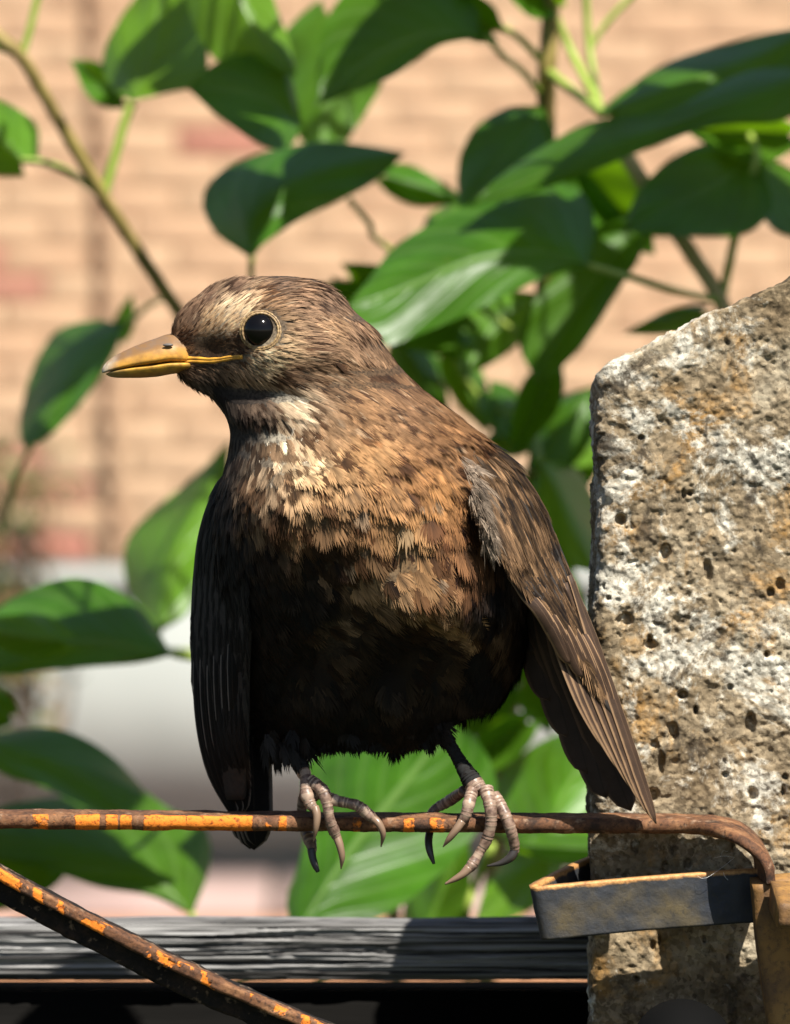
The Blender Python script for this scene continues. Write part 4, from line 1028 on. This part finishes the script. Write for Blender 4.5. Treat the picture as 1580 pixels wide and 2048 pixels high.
# fluffy grey strands where wing meets breast, and stray pale barbs over the breast
def strands(spec, seed):
    r = np.random.default_rng(seed); outs = []
    for (x, y, dx, dy, L_, W_, c_, cnt, sx, sy) in spec:
        x_ = x + r.normal(0, sx, cnt); y_ = y + r.normal(0, sy, cnt)
        d_ = np.minimum(front_depth(np.minimum(x_, bodyk(y_)[:, 0] + 0 * x_ + 5000), y_), 0) - .35
        R_ = PM(np.column_stack([x_, y_, d_])); T_ = np.column_stack([dx + r.normal(0, .15, cnt), r.normal(0, .1, cnt), -dy + r.normal(0, .15, cnt)]); T_ /= np.linalg.norm(T_, axis=1)[:, None]
        Nn_ = np.tile(np.array([.2, -.9, .25]), (cnt, 1)); Nn_ -= (Nn_ * T_).sum(1)[:, None] * T_; Nn_ /= np.linalg.norm(Nn_, axis=1)[:, None]
        cc_ = np.array(c_) * np.exp(r.normal(0, .2, (cnt, 1)))
        outs.append(barbs(R_, T_, Nn_, L_ * PX * r.uniform(.6, 1.2, cnt), W_ * PX * r.uniform(.7, 1.2, cnt), 9, cc_ * .8, cc_, np.full(cnt, .03), .12, 1.0, .75, seed, None, .2))
    return outs
spec = [(590, 900, .45, .88, 56, 16, (.44, .37, .28), 9, 30, 25), (640, 880, .55, .82, 56, 16, (.38, .28, .18), 7, 30, 25), (560, 960, .3, .95, 56, 16, (.34, .28, .21), 5, 25, 25), (810, 1040, .3, .93, 70, 44, (.34, .22, .115), 1, 8, 6)]
Vp, Fp, Cp = stack(strands(spec, 77))
o = mesh('loose_feathers', Vp, Fp, M_plum, bird, False, col=np.clip(Cp, .004, .8)); o['kind'] = 'stuff'

#EOF_BIRD2
# ------------------------------------------------------------------ lilac bush behind the fence
lil = empty('lilac_bush', (0.1, .6, 0))
tagit(lil, 'green lilac bush with heart shaped leaves growing behind the fence', 'bush')
def leaf(base, tip, wp, wm_, d0, d1, dp, dm_, bow=0., m=None, curl=0.0, seed=0, par=None):
    """base, tip in px; wp/wm half widths in px either side; d0,d1 depth of base/tip; dp,dm depth of the two margins relative to the midrib (metres)"""
    nu, nh = 18, 6
    b_, t_ = np.array(base, float), np.array(tip, float); d = t_ - b_; p_ = np.array([-d[1], d[0]]) / np.linalg.norm(d)
    u = np.linspace(0, 1, nu); v = np.linspace(-1, 1, 2 * nh + 1)
    prof = np.interp(u, [0, .06, .14, .25, .4, .55, .7, .82, .91, 1], [.16, .62, .88, 1, .97, .82, .6, .37, .19, .0])
    prof = np.convolve(np.pad(prof, 1, 'edge'), [.2, .6, .2], 'valid'); prof[-1] = .0
    U, Vv = np.meshgrid(u, v, indexing='ij')
    w = np.where(Vv > 0, wp, wm_)
    back = -.13 * np.abs(Vv) ** 1.5 * np.exp(-U / .12)
    ub = U + back
    r = np.random.default_rng(seed + 100)
    wav = .035 * np.sin(U * 11 + r.uniform(0, 6) + 2 * Vv) * np.abs(Vv) ** 2
    X_ = b_[0] + d[0] * ub + p_[0] * (Vv * prof[:, None] * w * (1 + wav) + bow * np.sin(np.pi * U))
    Y_ = b_[1] + d[1] * ub + p_[1] * (Vv * prof[:, None] * w * (1 + wav) + bow * np.sin(np.pi * U))
    dep = d0 + (d1 - d0) * ub + np.where(Vv > 0, dp, dm_) * (np.abs(Vv) ** 1.25) * prof[:, None] + curl * U ** 2
    dep = dep + .0025 * np.sin(U * 13 - np.abs(Vv) * 5 + r.uniform(0, 6)) * np.abs(Vv) + .003 * r.normal() * Vv * U
    G = P(X_, Y_, dep)
    uv = np.stack([U, (Vv + 1) / 2], -1).reshape(-1, 2)
    return mesh('leaf', G.reshape(-1, 3), grid_faces(nu, 2 * nh + 1), m or M_leaf, par or lil, True, uv=uv)
def stem(pts, r0, r1, m, name='stem'):
    p = np.array([[*P(a, c, d)] for a, c, d in pts]); k = max(12, len(pts) * 8)
    q = resample(p, k); sc_ = 1.5
    v_, f_ = tube_geo(q, np.linspace(r0, r1, k) * PX * 1.5 * .5, 10)
    return mesh(name, v_, f_, m, lil)
def leaf_o(base, tip, sa, sb_, mid, d0, d1, da, db, m, seed, curl=0.):
    """leaf from its margin: side a and side b run base to tip in px"""
    nu, nh = 22, 6; r = np.random.default_rng(seed + 300)
    z = lambda pts: resample(np.column_stack([np.array([base] + list(pts) + [tip], float), np.zeros(len(pts) + 2)]), nu)[:, :2]
    A, B = z(sa), z(sb_); Mi = z(mid) if mid else (A + B) / 2 * .5 + resample(np.column_stack([np.array([base, tip], float), np.zeros(2)]), nu)[:, :2] * .5
    u = np.linspace(0, 1, nu); v = np.linspace(-1, 1, 2 * nh + 1); U, Vv = np.meshgrid(u, v, indexing='ij')
    av = np.abs(Vv)[..., None]
    XY = Mi[:, None] * (1 - av) + np.where(Vv[..., None] > 0, A[:, None], B[:, None]) * av
    dA = np.linalg.norm(A - Mi, axis=1); dB = np.linalg.norm(B - Mi, axis=1); mx_ = max(dA.max(), dB.max(), 1)
    off = np.where(Vv > 0, da * (dA / mx_)[:, None], db * (dB / mx_)[:, None]) * np.abs(Vv) ** 1.2
    dep = d0 + (d1 - d0) * U + off + curl * U ** 2 + .0022 * np.sin(U * 12 - np.abs(Vv) * 5 + r.uniform(0, 6)) * np.abs(Vv)
    G = P(XY[..., 0], XY[..., 1], dep)
    return mesh('leaf', G.reshape(-1, 3), grid_faces(nu, 2 * nh + 1), m, lil, True, uv=np.stack([U, (Vv + 1) / 2], -1).reshape(-1, 2))
G1, G2 = M_leaf, M_leaf2
OUT = [
 ((262, 202), (335, -140), [(330, 188), (402, 165), (416, 105), (400, 20), (378, -70)], [(218, 170), (206, 115), (232, 50), (285, -30)], [(292, 120), (320, 0)], .52, .57, -.03, .028, G2),
 ((430, -170), (592, 152), [(368, -90), (384, 40), (435, 122), (520, 142)], [(525, -120), (548, 0), (580, 85)], None, .50, .47, .01, .03, G2),
 ((605, 250), (374, 176), [(572, 128), (505, 106), (430, 126)], [(580, 292), (530, 294), (440, 236)], [(540, 200), (450, 180)], .47, .46, .02, -.03, G1),
 ((503, 517), (812, 306), [(535, 482), (600, 440), (690, 396), (752, 362)], [(432, 468), (404, 402), (436, 346), (520, 306), (640, 283), (745, 292)], [(505, 430), (600, 362), (720, 325)], .46, .50, -.012, .045, G1),
 ((970, 78), (628, 215), [(945, 0), (860, -70), (725, -45), (652, 40), (636, 120)], [(925, 82), (870, 96), (790, 150), (700, 186)], None, .47, .45, .03, -.02, G1),
 ((1650, 130), (932, 418), [(1500, 140), (1400, 190), (1345, 222), (1280, 232), (1190, 240), (1100, 285), (1000, 352)], [(1580, 236), (1430, 252), (1300, 296), (1160, 352), (1050, 388)], None, .40, .43, .03, -.008, G1),
 ((1640, 50), (1192, 228), [(1545, 64), (1450, 88), (1350, 118), (1262, 170)], [(1560, 170), (1450, 214), (1300, 244)], None, .45, .44, .045, -.01, G1),
 ((1180, 532), (690, 614), [(1190, 450), (1165, 385), (1105, 362), (1000, 386), (900, 426), (790, 492), (735, 562)], [(1120, 545), (1055, 570), (950, 622), (850, 664), (760, 690)], [(1090, 505), (950, 520), (800, 580)], .42, .40, .055, -.02, G1),
 ((1088, 212), (924, 440), [(1012, 216), (950, 256), (918, 320), (916, 392)], [(1112, 280), (1085, 335), (1000, 398)], None, .52, .48, .02, -.02, G1),
 ((1296, 430), (1076, 770), [(1190, 455), (1115, 540), (1058, 620), (1038, 690)], [(1284, 505), (1230, 592), (1170, 685), (1120, 738)], None, .52, .50, .0, -.03, G1),
 ((1512, 305), (1248, 460), [(1430, 282), (1340, 318), (1275, 385)], [(1545, 410), (1490, 468), (1390, 474), (1300, 472)], None, .50, .46, .02, -.03, G1),
 ((1512, 305), (1740, 470), [(1530, 440), (1600, 478), (1680, 480)], [(1570, 330), (1640, 370), (1700, 420)], None, .50, .49, -.03, .02, G1),
 ((252, 648), (50, 898), [(235, 695), (200, 757), (150, 822), (100, 872)], [(180, 640), (110, 664), (68, 730), (44, 810), (38, 862)], None, .68, .64, -.03, .05, G1),
 ((318, 1264), (460, 880), [(372, 1228), (415, 1150), (450, 1050)], [(262, 1192), (246, 1120), (266, 1060), (330, 1000), (390, 950)], None, .60, .66, -.01, .05, G2),
 ((345, 1310), (-140, 1335), [(292, 1228), (222, 1172), (150, 1154), (80, 1170), (0, 1214)], [(280, 1326), (150, 1336), (0, 1348)], None, .44, .45, .045, -.01, G1),
 ((-60, 1480), (388, 1648), [(0, 1545), (80, 1572), (180, 1616), (290, 1645)], [(60, 1455), (140, 1464), (222, 1510), (292, 1582), (342, 1618)], None, .44, .46, -.02, .03, G1),
 ((384, 1830), (-130, 1645), [(422, 1725), (404, 1648), (300, 1610), (180, 1594), (60, 1600)], [(300, 1792), (200, 1776), (100, 1742), (0, 1718)], None, .46, .49, .05, -.01, G1),
 ((588, 1875), (908, 1440), [(760, 1835), (860, 1765), (935, 1690), (988, 1600), (988, 1540), (950, 1475)], [(572, 1800), (596, 1735), (612, 1650), (606, 1560), (650, 1480), (780, 1440)], [(690, 1715), (800, 1580)], .36, .42, -.012, .05, G1),
 ((1092, 1724), (1235, 1435), [(1150, 1722), (1200, 1650), (1216, 1540)], [(990, 1665), (982, 1592), (1018, 1530), (1080, 1484), (1165, 1452)], None, .44, .48, -.01, .045, G2),
 ((1078, 585), (928, 750), [(975, 578), (922, 618), (910, 682)], [(1080, 622), (1042, 682), (985, 728)], None, .58, .56, .01, .02, G2),
 ((1082, 922), (1196, 1146), [(1150, 935), (1190, 1000), (1205, 1080)], [(1062, 1000), (1086, 1086), (1130, 1130)], None, .52, .53, .04, -.0, G2),
 ((1188, 772), (1052, 938), [(1110, 798), (1068, 850)], [(1192, 862), (1130, 944)], None, .56, .54, .03, .0, G1),
]
for q, (b_, t_, sa, sb2, mid, d0, d1, da, db, m_l) in enumerate(OUT): leaf_o(b_, t_, sa, sb2, mid, d0, d1, da, db, m_l, q)
LEAVES = [
 ((1195, 900), (1050, 850), 50, 50, .58, .57, .03, -.01, 0, 1), ((1040, 960), (1150, 1080), 50, 46, .57, .57, .02, .03, 0, 1), ((1120, 1100), (1060, 1240), 50, 46, .58, .57, .02, .02, 0, 0), ((980, 780), (1060, 900), 46, 44, .60, .60, -.01, .02, 0, 0), ((800, 690), (900, 830), 50, 50, .6, .6, .02, .02, 0, 0),
 # base, tip, w+, w-, depth base, depth tip, margin+ , margin-, bow, yellower
 ((246, 198), (140, 118), 42, 40, .58, .60, -.015, -.01, 0, 0), ((665, 40), (640, 345), 110, 110, .60, .58, .02, .01, 0, 1),
 ((920, 655), (632, 566), 55, 66, .52, .50, -.02, -.02, 0, 0), ((700, 560), (930, 720), 65, 70, .55, .55, -.02, -.02, 0, 0), ((880, 560), (1000, 720), 60, 60, .60, .60, -.01, -.01, 0, 0),
 ((1580, 270), (1370, 262), 40, 60, .52, .50, -.02, -.02, 0, 0), ((1150, 330), (1310, 510), 90, 80, .56, .55, -.02, -.02, 0, 0), ((1240, 330), (1130, 500), 80, 70, .58, .55, -.02, -.02, 0, 0),
 ((240, 678), (264, 588), 22, 22, .72, .72, -.01, -.01, 0, 0), ((45, 322), (-90, 190), 75, 70, .52, .52, .02, .02, 0, 1),
 ((125, 1282), (-80, 1258), 48, 40, .42, .42, .012, .012, 0, 1), ((845, 1880), (935, 1655), 62, 60, .44, .44, .02, .02, 0, 1),
 ((1200, 1700), (1010, 1690), 32, 36, .40, .40, .02, .02, 0, 0), ((1110, 1440), (1035, 1235), 60, 60, .56, .56, -.02, -.02, 0, 0), ((1020, 1370), (878, 1500), 45, 45, .54, .54, -.02, -.02, 0, 0), ((1055, 1445), (885, 1565), 40, 46, .50, .50, -.02, -.02, 0, 0),
 ((1100, 1712), (945, 1862), 62, 55, .48, .46, .02, -.02, 0, 1), ((1105, 745), (1025, 915), 48, 42, .54, .52, -.02, -.02, 0, 0), ((1180, 900), (1100, 1020), 40, 40, .60, .60, -.02, -.02, 0, 0),
 ((1075, 855), (950, 905), 40, 42, .60, .60, .01, .01, 0, 0), ((905, 700), (975, 870), 42, 40, .60, .60, .01, .02, 0, 1), ((1405, 622), (1245, 668), 22, 30, .50, .50, .01, .02, 0, 1), ((770, 352), (935, 405), 40, 36, .56, .56, .01, .01, 0, 0),
 ((985, 62), (835, -40), 45, 48, .50, .50, -.02, -.02, 0, 0), ((1110, 12), (990, -80), 50, 50, .52, .52, -.02, -.02, 0, 0), ((860, 470), (960, 400), 34, 36, .57, .57, .02, .02, 0, 1), ((1060, 1120), (1180, 1240), 50, 50, .60, .60, -.02, -.02, 0, 0), ((1000, 1560), (1120, 1660), 60, 60, .58, .58, -.02, -.02, 0, 0),
 ((1100, 1330), (1200, 1480), 55, 55, .62, .62, -.01, -.01, 0, 0), ((20, 1430), (-80, 1380), 40, 50, .5, .5, 0, 0, 0, 0), ((120, 1700), (-90, 1830), 70, 60, .5, .5, .0, -.01, 0, 0),
]
for q, (b_, t_, wp, wm_, d0, d1, dp, dm_, bow, yg) in enumerate(LEAVES):
    leaf(b_, t_, wp, wm_, d0, d1, dp, dm_, bow, M_leaf2 if yg else M_leaf, 0, q)
# leaves of the same bush above the picture, which shade those below
def leaf_at(c, t, nrm, L_, W_, m, seed):
    nu, nh = 16, 5; r = np.random.default_rng(seed)
    t = np.array(t, float); nrm = np.array(nrm, float); t -= (t @ nrm) * nrm; t /= np.linalg.norm(t); b_ = np.cross(nrm, t)
    u = np.linspace(0, 1, nu); v = np.linspace(-1, 1, 2 * nh + 1); U, Vv = np.meshgrid(u, v, indexing='ij')
    prof = np.interp(u, [0, .06, .14, .25, .4, .55, .7, .82, .91, 1], [.16, .62, .88, 1, .97, .82, .6, .37, .19, .0])[:, None]
    G = c + t * ((U - .45) * L_)[..., None] + b_ * (Vv * prof * W_)[..., None] + nrm * (.18 * W_ * np.abs(Vv) * prof - .12 * L_ * (U - .4) ** 2)[..., None]
    return mesh('leaf', G.reshape(-1, 3), grid_faces(nu, 2 * nh + 1), m, lil, True, uv=np.stack([U, (Vv + 1) / 2], -1).reshape(-1, 2))
SHADE = [(800, 90, .46, .16, 70, 44), (460, 210, .47, .20, 50, 34), (1330, 170, .41, .12, 76, 44), (1480, 120, .41, .15, 70, 44), (1140, 450, .42, .22, 44, 30), (1450, 400, .48, .22, 80, 50),
         (170, 1250, .44, .30, 80, 40), (180, 1560, .45, .36, 70, 30), (350, 100, .54, .17, 44, 24), (420, 450, .46, .24, 36, 26), (800, 640, .52, .27, 70, 40), (1010, 330, .5, .2, 50, 34), (140, 770, .68, .3, 60, 30)]
shade_c = []
for q, (a, c, d, t, L_, W_) in enumerate(SHADE):
    w3 = P(a, c, d) + SUN * t; shade_c.append(w3)
    rr = np.random.default_rng(900 + q); leaf_at(w3, rr.normal(0, 1, 3), SUN + rr.normal(0, .15, 3), L_ * 1e-3, W_ * .5e-3, M_leaf, q)
    anchor = np.array([.045, .53, 2.30]) + np.array([.1, -.1, .03]) * rr.normal()
    v_, f_ = tube_geo(resample([w3 - 0 * SUN, (w3 + anchor) / 2 + np.array([0, 0, .03]), anchor], 12), .0009, 6); mesh('leaf_stalk', v_, f_, M_petiole, lil)
v_, f_ = tube_geo(resample([P(1104, -60, .52), P(1110, -700, .50), P(1150, -1500, .45), P(1200, -2400, .4)], 24), np.linspace(.0029, .0012, 24), 10); mesh('stem', v_, f_, M_twig, lil)
# stems: wood, then leaf stalks
stem([(-60, 20, .50), (0, 78, .50), (42, 112, .50), (120, 245, .51), (205, 390, .52), (275, 500, .53), (352, 616, .54), (480, 800, .56), (640, 1100, .60), (760, 1500, .62), (800, 2100, .64)], 26, 34, M_twig)
stem([(1104, -60, .52), (1100, 60, .52), (1094, 140, .52), (1092, 270, .53), (1090, 560, .55), (1085, 780, .57), (1060, 1100, .59), (1010, 1500, .61), (960, 2100, .64)], 38, 44, M_twig)
stem([(1235, 285, .50), (1330, 430, .50), (1412, 552, .50), (1442, 604, .50), (1500, 760, .52), (1560, 1100, .56), (1500, 2100, .64)], 32, 36, M_palebark)
# the trunks come together at the ground
tb = P(880, 2090, .64)
v_, f_ = tube_geo(resample([np.array([.10, .66, 0]), np.array([.06, .66, .8]), P(800, 2100, .64)], 24), .006, 10); mesh('trunk', v_, f_, M_darkbark, lil)
v_, f_ = tube_geo(resample([np.array([.12, .66, 0]), np.array([.10, .66, .9]), P(960, 2100, .64)], 24), .006, 10); mesh('trunk', v_, f_, M_darkbark, lil)
v_, f_ = tube_geo(resample([np.array([.14, .66, 0]), np.array([.18, .66, .9]), P(1500, 2100, .64)], 24), .006, 10); mesh('trunk', v_, f_, M_darkbark, lil)
for pts, r0, r1 in (
  ([(205, 392, .52), (140, 345, .52), (85, 325, .52), (42, 322, .52)], 16, 14), ([(208, 390, .52), (228, 320, .52), (252, 235, .52), (265, 205, .52)], 22, 20), ([(44, 112, .50), (62, 50, .5), (82, -40, .5)], 16, 15), ([(40, 112, .5), (0, 95, .5), (-40, 90, .5)], 14, 14),
  ([(1092, 128, .52), (1030, 70, .51), (985, 40, .50), (945, -20, .50)], 15, 14), ([(1092, 205, .53), (1060, 160, .51), (1000, 105, .48), (972, 74, .47)], 14, 12), ([(1095, 140, .52), (1150, 185, .50), (1205, 225, .46)], 18, 22), ([(1106, 20, .52), (1145, 110, .52), (1200, 212, .50)], 18, 18), ([(1170, -40, .53), (1178, 90, .53), (1198, 205, .52)], 15, 15), ([(1285, -30, .55), (1210, 50, .55), (1180, 100, .55)], 14, 12),
  ([(1440, 602, .50), (1330, 575, .47), (1250, 552, .44), (1178, 531, .42)], 16, 13), ([(1442, 602, .50), (1458, 530, .5), (1480, 430, .49), (1512, 318, .49), (1500, 270, .50)], 20, 14), ([(503, 513, .46), (503, 560, .47), (520, 640, .5), (560, 860, .58)], 12, 12),
  ([(345, 1308, .44), (390, 1316, .45), (470, 1310, .50), (690, 1300, .61)], 14, 12), ([(384, 1826, .46), (400, 1860, .47), (520, 1980, .55), (790, 2000, .64)], 14, 14), ([(985, 1690, .44), (952, 1765, .45), (930, 1850, .46), (940, 2000, .60)], 16, 18), ([(700, 400, .5), (740, 450, .52), (780, 500, .55), (1090, 700, .57)], 13, 12),
  ([(905, 700, .6), (935, 760, .6), (985, 815, .6), (1085, 830, .58)], 12, 12), ([(250, 648, .70), (320, 600, .64), (352, 616, .54)], 12, 12), ([(60, 895, .66), (30, 960, .70), (10, 1060, .74)], 14, 14), ([(605, 1870, .36), (640, 1960, .45), (790, 2060, .64)], 16, 16), ([(320, 1260, .62), (330, 1300, .62), (640, 1290, .61)], 12, 12), ([(1080, 920, .52), (1075, 880, .54), (1080, 820, .57)], 14, 14)):
    stem(pts, r0, r1, M_petiole, 'leaf_stalk')

# ------------------------------------------------------------------ blurred shrub against the house wall
shr = empty('wall_shrub', P(40, 1600, 11.2) * np.array([1, 1, 0]))
tagit(shr, 'small brown and green shrub growing against the brick house wall', 'shrub')
sb = P(40, 1600, 11.0); sb[2] = 0
M_shl = simple('shrub_leaf', (.07, .12, .03), .6)
M_shr = simple('shrub_brown_leaf', (.20, .12, .05), .7)
geos = []
r = np.random.default_rng(3)
tips = []
for k in range(9):
    e_ = P(r.uniform(-130, 90), r.uniform(880, 1050), r.uniform(10.9, 11.25)); tips.append(e_)
    geos.append(tube_geo(resample([sb + np.array([r.normal(0, .03), 0, 0]), (sb + e_) / 2 + np.array([r.normal(0, .05), 0, .1]), e_], 12), .008, 6))
v_, f_ = merge(geos); mesh('stems', v_, f_, M_darkbark, shr)
for mm, cnt, nm in ((M_shl, 260, 'green_foliage'), (M_shr, 170, 'brown_foliage')):
    V = []; F = []
    for k in range(cnt):
        e_ = tips[r.integers(0, 9)]; t_ = r.uniform(.45, 1.05); c = sb + (e_ - sb) * t_ + r.normal(0, .05, 3)
        a = r.normal(0, 1, 3); a /= np.linalg.norm(a); b2_ = np.cross(a, r.normal(0, 1, 3)); b2_ /= np.linalg.norm(b2_); s_ = r.uniform(.02, .04)
        V += [c - a * s_, c + b2_ * s_ * .5, c + a * s_, c - b2_ * s_ * .5]; F.append([4 * k, 4 * k + 1, 4 * k + 2, 4 * k + 3])
    o = mesh(nm, np.array(V), np.array(F), mm, shr, False); o['kind'] = 'stuff'
